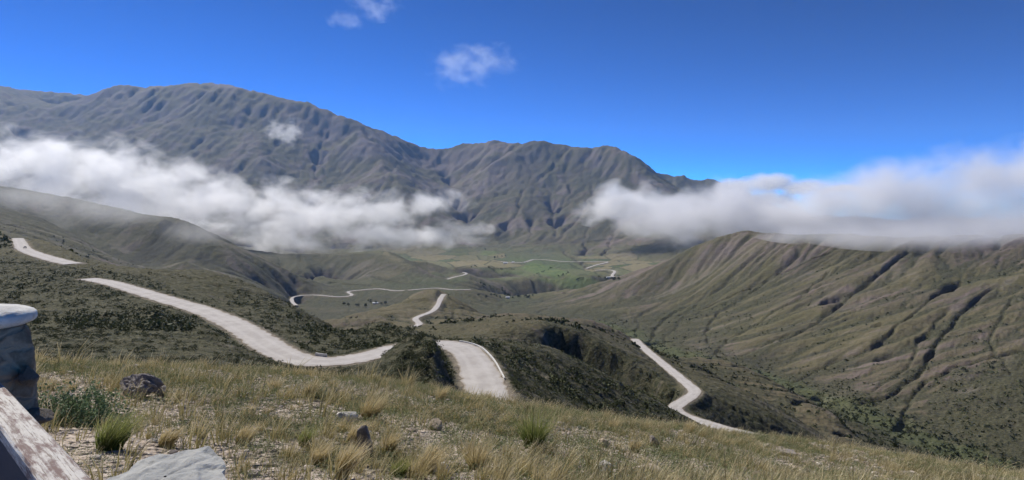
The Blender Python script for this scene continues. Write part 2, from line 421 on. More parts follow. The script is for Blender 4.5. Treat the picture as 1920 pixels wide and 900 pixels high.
rate = curve(LL, [60, 120, 400, 1000, 2000, 3500, 5000, 15000], [0, .25, .5, 1.0, 1.0, .7, 1.3, 1.3]) * (1 - .8 * flat)
FLOW = np.zeros_like(H)
for b in range(5):
    H, f_ = erode(H, 90000, 80, 2.0, 100 + b, rate * .30)
    FLOW += f_
FLOWB = np.log1p(blur(FLOW, 1))
for nb, tol in ((10, .0048), (3, .0020)):
    Hs = blur(H, nb); dd = H - Hs; tl = tol
    lim = np.where(LL > math.log(560), tl * (1 + 1.6 * sstep(math.log(4500), math.log(6500), LL)), .05)
    H = Hs + lim * np.tanh(dd / lim)
H -= GD * (.55 + .35 * sstep(math.log(1600), math.log(2200), LL) - .66 * sstep(math.log(4200), math.log(4800), LL))
print('flow', FLOWB.mean(), FLOWB.std(), 'points', NP)
H = H + amp * (.16 + .10 * (LL > math.log(4700))) * fbm(UU * 90, LL * 90, 3, 77, .6) * sstep(math.log(50), math.log(110), LL)

# road benches cut into the slope
def road_path(pp, z=None, ymin=60):
    """pixel path -> smooth world path on the terrain"""
    out = []
    for p in pp:
        if len(p) == 3: Y = p[2]
        elif z is not None: Y = -z * F / (p[1] - HOR)
        else: Y = math.exp(raycast(p[0], p[1], ymin=ymin)[1])
        u = (p[0] - 960) / F
        out.append((u * Y, Y, (HOR - p[1]) / F * Y))
    q = np.array(out)
    # Catmull-Rom resample
    res = []
    n = len(q)
    for i in range(n - 1):
        a, b, c, d = q[max(i - 1, 0)], q[i], q[i + 1], q[min(i + 2, n - 1)]
        m = max(int(np.linalg.norm(c - b) / (0.006 * b[1])), 2)
        for k in range(m):
            t = k / m
            res.append(.5 * ((2 * b) + (-a + c) * t + (2 * a - 5 * b + 4 * c - d) * t * t + (-a + 3 * b - 3 * c + d) * t ** 3))
    res.append(q[-1]); res = np.array(res)
    for _ in range(6):
        res[1:-1] = (res[:-2] + 2 * res[1:-1] + res[2:]) / 4
    return res

ROADS = [(road_path(ROAD_A, -30), 9.0), (road_path(ROAD_C, -30), 7.3), (road_path(ROAD_E), 7.0), (road_path(ROAD_F), 8.5), (road_path(ROAD_G1), 11.0), (road_path(ROAD_H), 12.0), (road_path(ROAD_I), 15.0), (road_path(ROAD_J), 16.0)]
ROADM = np.zeros_like(H)
XX = UU * YY
for path, w in ROADS:
    u = path[:, 0] / path[:, 1]; l = np.log(path[:, 1])
    hw = w * .5
    bestd = np.full(H.shape, 1e9); bestz = np.zeros(H.shape)
    for k in range(len(path) - 1):
        r = (hw * 3.2) / path[k, 1] + .006
        i0 = max(int((min(u[k], u[k + 1]) - r - U0) / G), 0); i1 = min(int((max(u[k], u[k + 1]) + r - U0) / G) + 2, H.shape[1])
        rl = r * 1.6
        j0 = max(int((min(l[k], l[k + 1]) - rl - L0) / G), 0); j1 = min(int((max(l[k], l[k + 1]) + rl - L0) / G) + 2, H.shape[0])
        if i0 >= i1 or j0 >= j1: continue
        xx = XX[j0:j1, i0:i1]; yy = YY[j0:j1, i0:i1]
        a = path[k]; b = path[k + 1]; dx, dy = b[0] - a[0], b[1] - a[1]
        t = np.clip(((xx - a[0]) * dx + (yy - a[1]) * dy) / (dx * dx + dy * dy + 1e-9), 0, 1)
        d = np.hypot(xx - a[0] - t * dx, yy - a[1] - t * dy)
        z = a[2] + t * (b[2] - a[2])
        s_ = bestd[j0:j1, i0:i1]; m = d < s_
        s_[m] = d[m]; bestz[j0:j1, i0:i1][m] = z[m]
    wgt = 1 - sstep(hw * 1.15, hw * 2.4, bestd)
    H = np.where(wgt > 0, H * (1 - wgt) + wgt * (bestz / YY), H)
    ROADM = np.maximum(ROADM, 1 - sstep(hw * 1.0, hw * 1.35, bestd))

# visible pixel row of every node
ROWg = HOR - H * F

# ------------------------------------------------------------------ mesh helpers
def link_mesh(name, verts, faces=None, mat=None, parent=None, quads=None, smooth=False, loc=None):
    me = bpy.data.meshes.new(name)
    verts = np.asarray(verts, np.float32)
    if quads is not None:
        quads = np.asarray(quads, np.int32); n = len(quads); k = quads.shape[1]
        me.vertices.add(len(verts)); me.vertices.foreach_set('co', verts.ravel())
        me.loops.add(n * k); me.loops.foreach_set('vertex_index', quads.ravel())
        me.polygons.add(n); me.polygons.foreach_set('loop_start', np.arange(0, n * k, k, dtype=np.int32))
        me.polygons.foreach_set('use_smooth', np.full(n, smooth))
        me.update(calc_edges=True)
    else:
        me.from_pydata([tuple(map(float, v)) for v in verts], [], faces)
        if smooth: me.polygons.foreach_set('use_smooth', [True] * len(me.polygons))
        me.update()
    o = bpy.data.objects.new(name, me)
    col.objects.link(o)
    if mat: me.materials.append(mat)
    if parent: o.parent = parent
    if loc is not None: o.location = loc
    return o

def attr(o, name, vals):
    a = o.data.attributes.new(name, 'FLOAT', 'POINT')
    a.data.foreach_set('value', np.asarray(vals, np.float32).ravel())

def tag(o, label=None, cat=None, group=None, kind=None):
    if label: o['label'] = label
    if cat: o['category'] = cat
    if group: o['group'] = group
    if kind: o['kind'] = kind
    return o

# ------------------------------------------------------------------ material helper
class NT:
    def __init__(s, name, rough=.9):
        s.m = bpy.data.materials.new(name); s.m.use_nodes = True
        s.t = s.m.node_tree; s.n = s.t.nodes; s.b = s.n['Principled BSDF']
        s.b.inputs['Roughness'].default_value = rough
        s.b.inputs['Specular IOR Level'].default_value = .2
    def lk(s, a, b): s.t.links.new(a, b)
    def coord(s, kind='Object'):
        c = s.n.new('ShaderNodeTexCoord'); return c.outputs[kind]
    def pos(s):
        return s.n.new('ShaderNodeNewGeometry').outputs['Position']
    def noise(s, scale, detail=6, rough=.6, vec=None, dist=0, out='Fac'):
        x = s.n.new('ShaderNodeTexNoise'); x.inputs['Scale'].default_value = scale; x.inputs['Detail'].default_value = detail
        x.inputs['Roughness'].default_value = rough; x.inputs['Distortion'].default_value = dist
        if vec is not None: s.lk(vec, x.inputs['Vector'])
        return x.outputs[out]
    def attr(s, name):
        x = s.n.new('ShaderNodeAttribute'); x.attribute_name = name; return x.outputs['Fac']
    def math(s, op, a, b=None, clamp=False):
        x = s.n.new('ShaderNodeMath'); x.operation = op; x.use_clamp = clamp
        for k, v in enumerate((a, b)):
            if v is None: continue
            if isinstance(v, (int, float)): x.inputs[k].default_value = v
            else: s.lk(v, x.inputs[k])
        return x.outputs[0]
    def ramp(s, fac, a, b):
        x = s.n.new('ShaderNodeMapRange'); x.interpolation_type = 'SMOOTHSTEP'
        s.lk(fac, x.inputs[0]); x.inputs[1].default_value = a; x.inputs[2].default_value = b
        return x.outputs[0]
    def mix(s, fac, a, b):
        x = s.n.new('ShaderNodeMix'); x.data_type = 'RGBA'
        for sock, v in ((x.inputs[0], fac), (x.inputs[6], a), (x.inputs[7], b)):
            if isinstance(v, (int, float)): sock.default_value = v
            elif isinstance(v, tuple): sock.default_value = (*v, 1)
            else: s.lk(v, sock)
        return x.outputs[2]
    def base(s, c): s.lk(c, s.b.inputs['Base Color'])
    def bump(s, h, strength=.5, dist=1.0):
        x = s.n.new('ShaderNodeBump'); x.inputs['Strength'].default_value = strength; x.inputs['Distance'].default_value = dist
        s.lk(h, x.inputs['Height']); s.lk(x.outputs[0], s.b.inputs['Normal'])
    def scalevec(s, vec, sc3):
        x = s.n.new('ShaderNodeVectorMath'); x.operation = 'MULTIPLY'; s.lk(vec, x.inputs[0]); x.inputs[1].default_value = sc3
        return x.outputs[0]

# ------------------------------------------------------------------ terrain material
def terrain_mat():
    t = NT('hill_cover', .95)
    p = t.pos()
    olive = (.088, .082, .036); tan = (.180, .145, .086); dark = (.030, .036, .018); rock = (.150, .138, .140); purple = (.150, .112, .108); green = (.085, .130, .045)
    n1 = t.noise(.012, 8, .62, p); n2 = t.noise(.0016, 6, .6, p); n3 = t.noise(.35, 6, .7, p); n4 = t.noise(.05, 8, .7, p)
    dry = t.attr('dry')
    c = t.mix(t.ramp(t.math('ADD', t.math('ADD', t.math('MULTIPLY', n1, .7), t.math('MULTIPLY', n2, .5)), dry), .45, 1.05), olive, tan)
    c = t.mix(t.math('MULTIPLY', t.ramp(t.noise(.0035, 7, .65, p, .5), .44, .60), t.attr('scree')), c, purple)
    # low scrub as dark dots, denser where the attribute, with some painted shade in it, says so
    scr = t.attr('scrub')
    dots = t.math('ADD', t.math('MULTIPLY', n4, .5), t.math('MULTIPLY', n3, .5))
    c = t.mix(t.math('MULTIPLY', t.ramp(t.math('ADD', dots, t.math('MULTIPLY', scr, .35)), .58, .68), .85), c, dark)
    # grain of tufts
    n5 = t.noise(1.1, 5, .75, p)
    c = t.mix(t.math('MULTIPLY', t.ramp(n3, .42, .60), .6), c, t.mix(.6, c, (.24, .21, .125)))
    c = t.mix(t.math('MULTIPLY', t.ramp(n4, .56, .40), .5), c, t.mix(.55, c, dark))
    c = t.mix(t.math('MULTIPLY', t.ramp(n5, .52, .38), .55), c, t.mix(.5, c, dark))
    sk = t.attr('streak')
    c = t.mix(t.math('MULTIPLY', t.ramp(sk, .48, .10), .45), c, (.045, .043, .034))
    c = t.mix(t.math('MULTIPLY', t.ramp(sk, .58, .95), .30), c, (.25, .215, .18))
    c = t.mix(t.attr('rock'), c, t.mix(t.ramp(n4, .35, .65), rock, purple))
    c = t.mix(t.attr('field'), c, t.mix(t.ramp(n1, .3, .7), green, (.16, .17, .065)))
    vo = t.n.new('ShaderNodeTexVoronoi'); vo.inputs['Scale'].default_value = .0045; t.lk(t.scalevec(p, (1.0, .55, .2)), vo.inputs['Vector'])
    pc = t.mix(t.ramp(vo.outputs['Color'], .3, .7), (.085, .120, .045), (.235, .205, .115))
    c = t.mix(t.math('MULTIPLY', t.attr('parcel'), .75), c, pc)
    vd = t.n.new('ShaderNodeTexVoronoi'); vd.feature = 'DISTANCE_TO_EDGE'; vd.inputs['Scale'].default_value = .0045; t.lk(t.scalevec(p, (1.0, .55, .2)), vd.inputs['Vector'])
    c = t.mix(t.math('MULTIPLY', t.ramp(vd.outputs['Distance'], .035, .012), t.math('MULTIPLY', t.attr('parcel'), .8)), c, (.05, .06, .03))
    c = t.mix(t.attr('field'), c, t.mix(t.ramp(n1, .3, .7), green, (.14, .18, .06)))
    c = t.mix(t.attr('earth'), c, t.mix(t.ramp(t.noise(9.0, 6, .75, p), .38, .62), (.44, .38, .32), (.27, .215, .17)))
    t.base(c)
    g = t.n.new('ShaderNodeNewGeometry')
    t.bump(t.math('ADD', t.math('MULTIPLY', n4, 6.0), t.math('MULTIPLY', n3, 1.2)), .85, 1.0)
    return t.m

# ------------------------------------------------------------------ terrain attributes
def in_poly(x, y, poly):
    r = np.zeros(x.shape, bool); n = len(poly)
    for i in range(n):
        x0, y0 = poly[i]; x1, y1 = poly[(i + 1) % n]
        cnd = ((y0 > y) != (y1 > y)) & (x < (x1 - x0) * (y - y0) / (y1 - y0 + 1e-9) + x0)
        r ^= cnd
    return r
dHu = np.gradient(H, G, axis=1); dHl = np.gradient(H, G, axis=0)
SX = dHu; SY = H + dHl - UU * dHu
SLOPE = np.hypot(SX, SY)
SLB = blur(SLOPE, 1)
lk = np.log
scrub = curve(LL, [30, 70, 200, 400, 700, 1500, 3000, 15000], [.15, .55, .5, .38, .2, .22, .2, .05])
creekd = seg_field([((a - 960) / F, math.log(Y)) for a, b, Y in CREEK], .25)
wn_ = fbm(UU * 20, LL * 20, 3, 9)
scrub = np.maximum(scrub, 1.0 * (1 - sstep(.03, .10, creekd + .03 * wn_)) * (LL > lk(450)))
scrub = np.maximum(scrub, .78 * sstep(.15, .7, GM) * (LL > lk(70)) * (LL < lk(4000)))
scrub = np.maximum(scrub, .60 * sstep(1.7, 3.2, FLOWB) * (LL > lk(450)) * (LL < lk(3000)))
scrub = np.maximum(scrub, .5 * sstep(.7, 1.9, -RILL) * (LL > lk(400)))
scrub = np.maximum(scrub, .42 * sstep(.9, 2.0, -R2) * (LL > lk(600)))
scrub = np.maximum(scrub, .95 * sstep(.7, 1.1, SLB) * (LL < lk(700)) * (LL > lk(60)))
scrub = np.maximum(scrub, .55 * in_poly(PXg, ROWg, [(1730, 760), (1790, 700), (1930, 660), (1930, 880), (1760, 820)]) * (LL > lk(450)))
# rock: steep places
rock = sstep(.75, 1.2, SLB) * curve(LL, [300, 1400, 2000, 4000], [.15, .3, .5, .8])
hi = sstep(lk(5200), lk(7500), LL) * sstep(.15, -.2, UU)
rock = np.maximum(rock, hi * sstep(.35, .7, fbm(UU * 9, LL * 14, 5, 55) * .9 + .35))
rock = np.maximum(rock, (np.exp(-((PXg - 600) / 60) ** 2 - ((ROWg - 240) / 34) ** 2) > .5) * (LL > lk(6000)) * .8)
rock = np.maximum(rock, sstep(.35, .9, GM) * (LL > lk(4000)) * .45)
dry = curve(LL, [2, 30, 60, 150, 400, 900, 2000, 4000, 8000], [.0, .1, -.3, -.32, .04, .12, -.08, -.14, -.10])
dry = dry + .42 * in_poly(PXg, ROWg, [(1360, 690), (1500, 740), (1600, 800), (1590, 840), (1480, 810), (1400, 740)]) * (LL > lk(400)) * (LL < lk(700))
dry = dry + .15 * (np.exp(-((PXg - 980) / 120) ** 2) * (LL > lk(300)) * (LL < lk(600)))
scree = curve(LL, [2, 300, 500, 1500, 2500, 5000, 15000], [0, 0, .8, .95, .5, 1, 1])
fieldm = np.zeros_like(H)
FIELDS = [[(995, 492), (1040, 500), (1022, 515), (1000, 512), (975, 503)], [(1040, 503), (1065, 510), (1048, 522), (1022, 515)], [(1000, 520), (1050, 522), (1130, 532), (1110, 548), (1060, 540)], [(905, 470), (935, 472), (925, 480), (900, 478)],
          [(1060, 512), (1110, 522), (1130, 534), (1060, 524)], [(880, 500), (980, 508), (1000, 520), (950, 512)]]
for k, pl in enumerate(FIELDS):
    fieldm = np.maximum(fieldm, in_poly(PXg, ROWg, pl) * (.9, .75, .5, .5, .45, .35)[k] * ((LL > lk(2300)) & (LL < lk(4600))))
fieldm = blur(fieldm, 1)
fieldm = np.maximum(fieldm, .15 * (1 - sstep(.018, .045, creekd + .02 * wn_)) * (LL > lk(450)) * (LL < lk(1500)))
rock = rock * (1 - fieldm)
earth = blur(ROADM, 1) * .6
earth = np.maximum(earth, (LL < lk(33)) * sstep(-.25, .25, fbm(XX * .55, YY * .55, 4, 61) + .14))
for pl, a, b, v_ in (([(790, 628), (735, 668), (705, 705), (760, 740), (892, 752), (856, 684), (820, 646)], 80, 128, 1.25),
                ([(1028, 600), (1083, 614), (1167, 658), (1270, 735), (1240, 765), (1140, 718), (1055, 675)], 260, 500, 1.5), ([(440, 545), (520, 560), (625, 615), (600, 640), (520, 600), (440, 570)], 150, 400, 1.0), ([(130, 588), (300, 590), (400, 600), (340, 622), (150, 618)], 90, 240, 1.1),  # first entry here paints the ravine wall's shade as dense scrub
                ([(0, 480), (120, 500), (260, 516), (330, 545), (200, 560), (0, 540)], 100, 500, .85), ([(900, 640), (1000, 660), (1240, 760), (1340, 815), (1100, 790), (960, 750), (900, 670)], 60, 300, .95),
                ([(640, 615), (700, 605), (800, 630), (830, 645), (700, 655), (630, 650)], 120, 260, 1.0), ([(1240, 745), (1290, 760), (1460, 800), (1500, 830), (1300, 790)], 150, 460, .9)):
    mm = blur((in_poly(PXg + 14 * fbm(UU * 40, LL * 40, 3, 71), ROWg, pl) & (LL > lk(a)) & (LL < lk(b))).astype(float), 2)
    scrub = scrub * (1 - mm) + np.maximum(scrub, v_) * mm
R3, _ = rills(H, 210, 83, 26)
STREAK = np.clip(.5 + .16 * R3 + .14 * R2 + .10 * R1, 0, 1) * sf + .5 * (1 - sf)
scree = scree * (.4 + 1.2 * sstep(.45, .75, STREAK))
scrub = scrub + .22 * sstep(lk(1250), lk(1500), LL) * sstep(lk(3300), lk(2900), LL) * sstep(0, -.15, UU)  # cloud shadow on the left valley hills, painted as extra dark scrub
scrub = scrub + .12 * sstep(lk(4500), lk(5500), LL)
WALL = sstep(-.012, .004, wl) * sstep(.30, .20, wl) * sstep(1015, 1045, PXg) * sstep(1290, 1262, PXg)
scrub = np.maximum(scrub, 1.5 * WALL); rock = rock * (1 - WALL)  # shadow of the ravine wall put into the colour as dark scrub
parcel = flat * sstep(.22, .08, SLB) * (1 - rock)
SCRUB, ROCK = scrub, rock

# ------------------------------------------------------------------ build the terrain meshes
FU = .0022
fu_in = np.arange(-1.12, 1.12, FU)
wide = 1.12 * 1.13 ** np.arange(1, 12)
fu = np.concatenate([-wide[::-1], fu_in, wide])
FL = .0048
fl = np.arange(lk(1.75), lk(15000) - .01, FL)
def fine_h(u, l):
    uc = np.clip(u, U0 + .01, U1 - .02)
    h = bil(H, uc, l)
    return h
TM = terrain_mat()
def strip(name, l0, l1, mat):
    ls = fl[(fl >= l0 - FL) & (fl <= l1 + FL)]
    uu, ll = np.meshgrid(fu, ls)
    h = fine_h(uu, ll)
    a2 = np.interp(ll, np.log([1, 30, 60, 200, 1000, 15000]), [.0016, .0016, .0016, .0022, .0014, .0014])
    rm = bil(ROADM, np.clip(uu, U0, U1 - .01), ll)
    h = h + a2 * fbm(uu * 170, ll * 170, 2, 91, .6) * (1 - np.clip(rm * 1.5, 0, 1))
    h = h - .0004 * np.clip(rm * 1.2, 0, 1)
    Y = np.exp(ll)
    v = np.stack([uu * Y, Y, h * Y], -1).reshape(-1, 3)
    nj, ni = uu.shape
    idx = np.arange(nj * ni).reshape(nj, ni)
    q = np.stack([idx[:-1, :-1], idx[:-1, 1:], idx[1:, 1:], idx[1:, :-1]], -1).reshape(-1, 4)
    o = link_mesh(name, v, quads=q, mat=mat, smooth=True)
    ucl = np.clip(uu, U0, U1 - .02)
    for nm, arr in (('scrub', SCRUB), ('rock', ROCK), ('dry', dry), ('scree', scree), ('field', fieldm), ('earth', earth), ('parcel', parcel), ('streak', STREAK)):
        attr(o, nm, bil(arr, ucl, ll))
    o['kind'] = 'structure'
    return o
LG, LH, LV = lk(38), lk(2650), lk(4700)
ground = strip('ground', fl[0], LG, TM)
hills = strip('hills', LG, lk(1450), TM)
valley = strip('valley', lk(1450), LV, TM)
mount = strip('mountains', LV, fl[-1], TM)

# ------------------------------------------------------------------ roads
def road_mat():
    t = NT('pale_gravel', .95)
    p = t.pos()
    n = t.noise(.25, 8, .65, p); n2 = t.noise(2.5, 6, .7, p)
    uvx = t.attr('across')
    tr = t.math('ABSOLUTE', t.math('SUBTRACT', t.math('ABSOLUTE', uvx), .42))
    c = t.mix(t.ramp(n, .35, .65), (.37, .345, .325), (.46, .435, .415))
    c = t.mix(t.math('MULTIPLY', t.ramp(tr, .22, .05), .3), c, (.52, .50, .48))
    edge = t.math('ADD', t.math('ABSOLUTE', uvx), t.math('MULTIPLY', t.math('SUBTRACT', n2, .5), .6))
    c = t.mix(t.ramp(edge, .84, 1.02), c, (.27, .23, .18))
    t.base(c)
    t.bump(n2, .3, .1)
    return t.m
RM = road_mat()
def surf(x, y):
    return bil(H, x / y, np.log(y)) * y
def make_road(path, w, k):
    t = np.gradient(path[:, :2], axis=0); t /= np.linalg.norm(t, axis=1)[:, None] + 1e-9
    nrm = np.stack([t[:, 1], -t[:, 0]], 1)
    NA = 9
    ac = np.linspace(-1, 1, NA)
    s = np.arange(len(path)) * .6
    wv = 1 + .10 * vnoise(s, s * 0 + k, 11)
    V = []; AC = []
    for i in range(len(path)):
        for a in ac:
            x, y = path[i, :2] + nrm[i] * a * w * .5 * wv[i]
            z = path[i, 2]
            V.append((x, y, z + .0006 * y - .00035 * y * abs(a) ** 3)); AC.append(a)
    idx = np.arange(len(path) * NA).reshape(len(path), NA)
    q = np.stack([idx[:-1, :-1], idx[:-1, 1:], idx[1:, 1:], idx[1:, :-1]], -1).reshape(-1, 4)
    o = link_mesh('road', V, quads=q, mat=RM, smooth=True)
    attr(o, 'across', AC)
    o['kind'] = 'structure'
for k, (path, w) in enumerate(ROADS):
    make_road(path, w * [1.05, 1.0, 1.0, 1.0, 1.0, 1.0, 1.0, 1.0][k], k)
# ------------------------------------------------------------------ clouds: real volumes at their distances
from mathutils import Matrix
def ico(n=2):
    import bmesh
    bm = bmesh.new(); bmesh.ops.create_icosphere(bm, subdivisions=n, radius=1)
    v = np.array([x.co[:] for x in bm.verts]); f = np.array([[a.index for a in x.verts] for x in bm.faces]); bm.free()
    return v, f
IV, IF = ico(3)
def cloud(name, label, blobs, dens, nscale, namp, seed, soft=1.6, detail=6, step=.12, aniso=.35, color=(.985, .985, .99), grow=1.0, thin=1.0):
    B = []
    for px, py, Y, rx, ry, dep in blobs:
        B.append(((px - 960) / F * Y, Y, (HOR - py) / F * Y, rx / F * Y * grow, dep * thin, ry / F * Y * grow))
    B = np.array(B)
    vs = []; fs = []; o_ = 0
    for b in B:
        vs.append(IV * b[3:6] * 1.12 + b[:3]); fs.append(IF + o_); o_ += len(IV)
    c0 = B[:, :3].mean(0)
    o = link_mesh(name, np.concatenate(vs) - c0, quads=np.concatenate(fs), loc=c0)
    if len(B) > 1:
        rm = o.modifiers.new('union', 'REMESH'); rm.mode = 'VOXEL'; rm.voxel_size = float(B[:, 3:6].min() * .22)
    m = bpy.data.materials.new(name + '_vapour'); m.use_nodes = True
    nt = m.node_tree; nt.nodes.clear()
    t = NT.__new__(NT); t.m = m; t.t = nt; t.n = nt.nodes
    out = t.n.new('ShaderNodeOutputMaterial'); pv = t.n.new('ShaderNodeVolumePrincipled')
    pv.inputs['Color'].default_value = (*color, 1); pv.inputs['Anisotropy'].default_value = aniso
    p = t.pos()
    # warp the position a little so that blob outlines break up
    wn1 = t.noise(nscale * .55, 3, .5, p, out='Color')
    sub = t.n.new('ShaderNodeVectorMath'); sub.operation = 'SUBTRACT'; t.lk(wn1, sub.inputs[0]); sub.inputs[1].default_value = (.5, .5, .5)
    scl = t.n.new('ShaderNodeVectorMath'); scl.operation = 'SCALE'; t.lk(sub.outputs[0], scl.inputs[0]); scl.inputs['Scale'].default_value = .85 / nscale
    ad = t.n.new('ShaderNodeVectorMath'); ad.operation = 'ADD'; t.lk(p, ad.inputs[0]); t.lk(scl.outputs[0], ad.inputs[1])
    f = None
    for b in B:
        s1 = t.n.new('ShaderNodeVectorMath'); s1.operation = 'SUBTRACT'; t.lk(ad.outputs[0], s1.inputs[0]); s1.inputs[1].default_value = tuple(b[:3])
        s2 = t.n.new('ShaderNodeVectorMath'); s2.operation = 'DIVIDE'; t.lk(s1.outputs[0], s2.inputs[0]); s2.inputs[1].default_value = tuple(b[3:6])
        s3 = t.n.new('ShaderNodeVectorMath'); s3.operation = 'LENGTH'; t.lk(s2.outputs[0], s3.inputs[0])
        d = t.math('SUBTRACT', 1.0, s3.outputs['Value'])
        if f is None: f = d
        else:
            x = t.n.new('ShaderNodeMath'); x.operation = 'SMOOTH_MAX'; t.lk(f, x.inputs[0]); t.lk(d, x.inputs[1]); x.inputs[2].default_value = .25; f = x.outputs[0]
    sh = t.n.new('ShaderNodeVectorMath'); sh.operation = 'MULTIPLY_ADD'; t.lk(p, sh.inputs[0]); sh.inputs[1].default_value = (1, 1, 1.35); sh.inputs[2].default_value = (seed * 317.0, seed * 91.0, 0)
    n = t.noise(nscale, detail, .62, sh.outputs[0], .3)
    f = t.math('ADD', f, t.math('MULTIPLY', t.math('SUBTRACT', n, .55), namp))
    f = t.math('MULTIPLY', f, soft, clamp=True)
    f = t.math('MULTIPLY', t.math('POWER', f, 1.5), dens)
    t.lk(f, pv.inputs['Density'])
    t.lk(pv.outputs[0], out.inputs['Volume'])
    m.cycles.volume_step_rate = step
    o.data.materials.append(m)
    tag(o, label, None, None, 'stuff')
    return o

cloud('cloud', 'long white bank of low cloud across the foot of the high mountain', [
    (30, 305, 2950, 130, 52, 330), (150, 330, 2950, 130, 62, 360), (270, 352, 2950, 120, 62, 360), (200, 392, 2850, 120, 42, 260), (350, 390, 3000, 120, 55, 330),
    (460, 392, 3100, 110, 50, 320), (560, 408, 3200, 120, 50, 330), (680, 402, 3350, 120, 40, 300), (790, 385, 3450, 80, 26, 220), (560, 445, 3150, 110, 30, 220), (690, 442, 3250, 110, 28, 220), (800, 446, 3350, 90, 20, 200), (880, 428, 3300, 45, 14, 120), (90, 395, 2750, 120, 22, 160)],
    .0125, .0066, 3.0, 1, soft=1.25, detail=9, step=.075, grow=1.32, aniso=.5, thin=.7)
cloud('cloud', 'grey cloud bank lying along the top of the right hillside', [
    (1260, 410, 3000, 90, 38, 300), (1370, 400, 2800, 130, 52, 340), (1500, 402, 2650, 130, 50, 330), (1630, 395, 2450, 130, 62, 330), (1740, 385, 2400, 120, 66, 330), (1850, 370, 2350, 130, 76, 340), (1980, 362, 2300, 150, 76, 340), (2150, 362, 2300, 150, 76, 340),
    (1560, 372, 2600, 90, 40, 300), (1660, 360, 2450, 90, 44, 300), (1750, 345, 2350, 90, 46, 300), (1840, 342, 2300, 90, 44, 300), (1930, 338, 2250, 90, 44, 300), (2030, 334, 2250, 110, 50, 300),
    (1560, 436, 1480, 100, 16, 160), (1680, 434, 1360, 130, 24, 170), (1820, 430, 1280, 150, 32, 180), (1950, 425, 1220, 150, 34, 180)],
    .0150, .0050, 1.9, 2, soft=1.3, detail=9, step=.08, aniso=.3, color=(.96, .96, .975), grow=1.42, thin=.75)
cloud('cloud', 'bright white puff of cloud against the ridge of the middle mountain', [
    (1195, 378, 4300, 85, 38, 380), (1150, 398, 4300, 70, 26, 300), (1250, 385, 4200, 70, 34, 320)], .011, .0046, 2.4, 3, detail=9, step=.08, grow=1.15)
cloud('cloud', 'far white cumulus tops showing behind the grey cloud bank', [
    (1390, 352, 7500, 60, 20, 500), (1440, 345, 7600, 50, 22, 500), (1500, 352, 7600, 60, 16, 500), (1570, 356, 7600, 60, 10, 400), (1440, 375, 7500, 80, 25, 500)], .010, .0026, 1.8, 4)
cloud('cloud', 'thin wisp of cloud in front of the mountain crags', [(535, 248, 6000, 45, 32, 200)], .0040, .0085, 3.6, 5, detail=9)
cloud('cloud', 'small ragged white cloud alone in the blue sky', [(870, 125, 12500, 75, 50, 500), (915, 115, 12500, 75, 34, 450)], .0007, .0026, 3.2, 6, detail=10)
cloud('cloud', 'faint white wisp of cloud at the top of the sky', [(700, 14, 12500, 55, 24, 500), (650, 36, 12500, 40, 18, 400)], .0006, .0030, 3.4, 7, detail=10)

cloud('cloud', 'thin veil of mist hanging under the left end of the long cloud bank', [
    (110, 392, 2150, 130, 34, 200), (240, 405, 2050, 120, 34, 200), (360, 425, 1950, 100, 28, 160), (30, 370, 2250, 110, 34, 200)], .0022, .0060, 2.6, 8, soft=1.2, detail=8, step=.12, grow=1.3)

# ------------------------------------------------------------------ haze
def haze():
    x0, x1, y0, y1, z0, z1 = -22000, 22000, -300, 16500, -700, 2150
    v = [(x, y, z) for z in (z0, z1) for y in (y0, y1) for x in (x0, x1)]
    f = [(0, 2, 3, 1), (4, 5, 7, 6), (0, 1, 5, 4), (2, 6, 7, 3), (0, 4, 6, 2), (1, 3, 7, 5)]
    o = link_mesh('haze', v, f)
    m = bpy.data.materials.new('air'); m.use_nodes = True; nt = m.node_tree; nt.nodes.clear()
    out = nt.nodes.new('ShaderNodeOutputMaterial'); pv = nt.nodes.new('ShaderNodeVolumePrincipled')
    pv.inputs['Color'].default_value = (.38, .60, 1.0, 1); pv.inputs['Density'].default_value = HAZE; pv.inputs['Anisotropy'].default_value = .1
    nt.links.new(pv.outputs[0], out.inputs['Volume'])
    o.data.materials.append(m)
    tag(o, 'pale blue air between the hills', None, None, 'stuff')
HAZE = 2.7e-5
haze()
# ------------------------------------------------------------------ vegetation helpers
def leaf_mat(name, c1, c2, c3=None, rough=.75, trans=.25):
    t = NT(name, rough)
    a = t.attr('tint')
    c = t.mix(a, c1, c2)
    if c3: c = t.mix(t.ramp(t.attr('tip'), .35, 1.0), c, c3)
    t.base(c)
    t.b.inputs['Specular IOR Level'].default_value = .25
    if trans:
        tr = t.n.new('ShaderNodeBsdfTranslucent'); t.lk(c, tr.inputs['Color'])
        mx = t.n.new('ShaderNodeMixShader'); mx.inputs[0].default_value = trans
        t.lk(t.b.outputs[0], mx.inputs[1]); t.lk(tr.outputs[0], mx.inputs[2])
        t.lk(mx.outputs[0], t.n['Material Output'].inputs['Surface'])
    return t.m

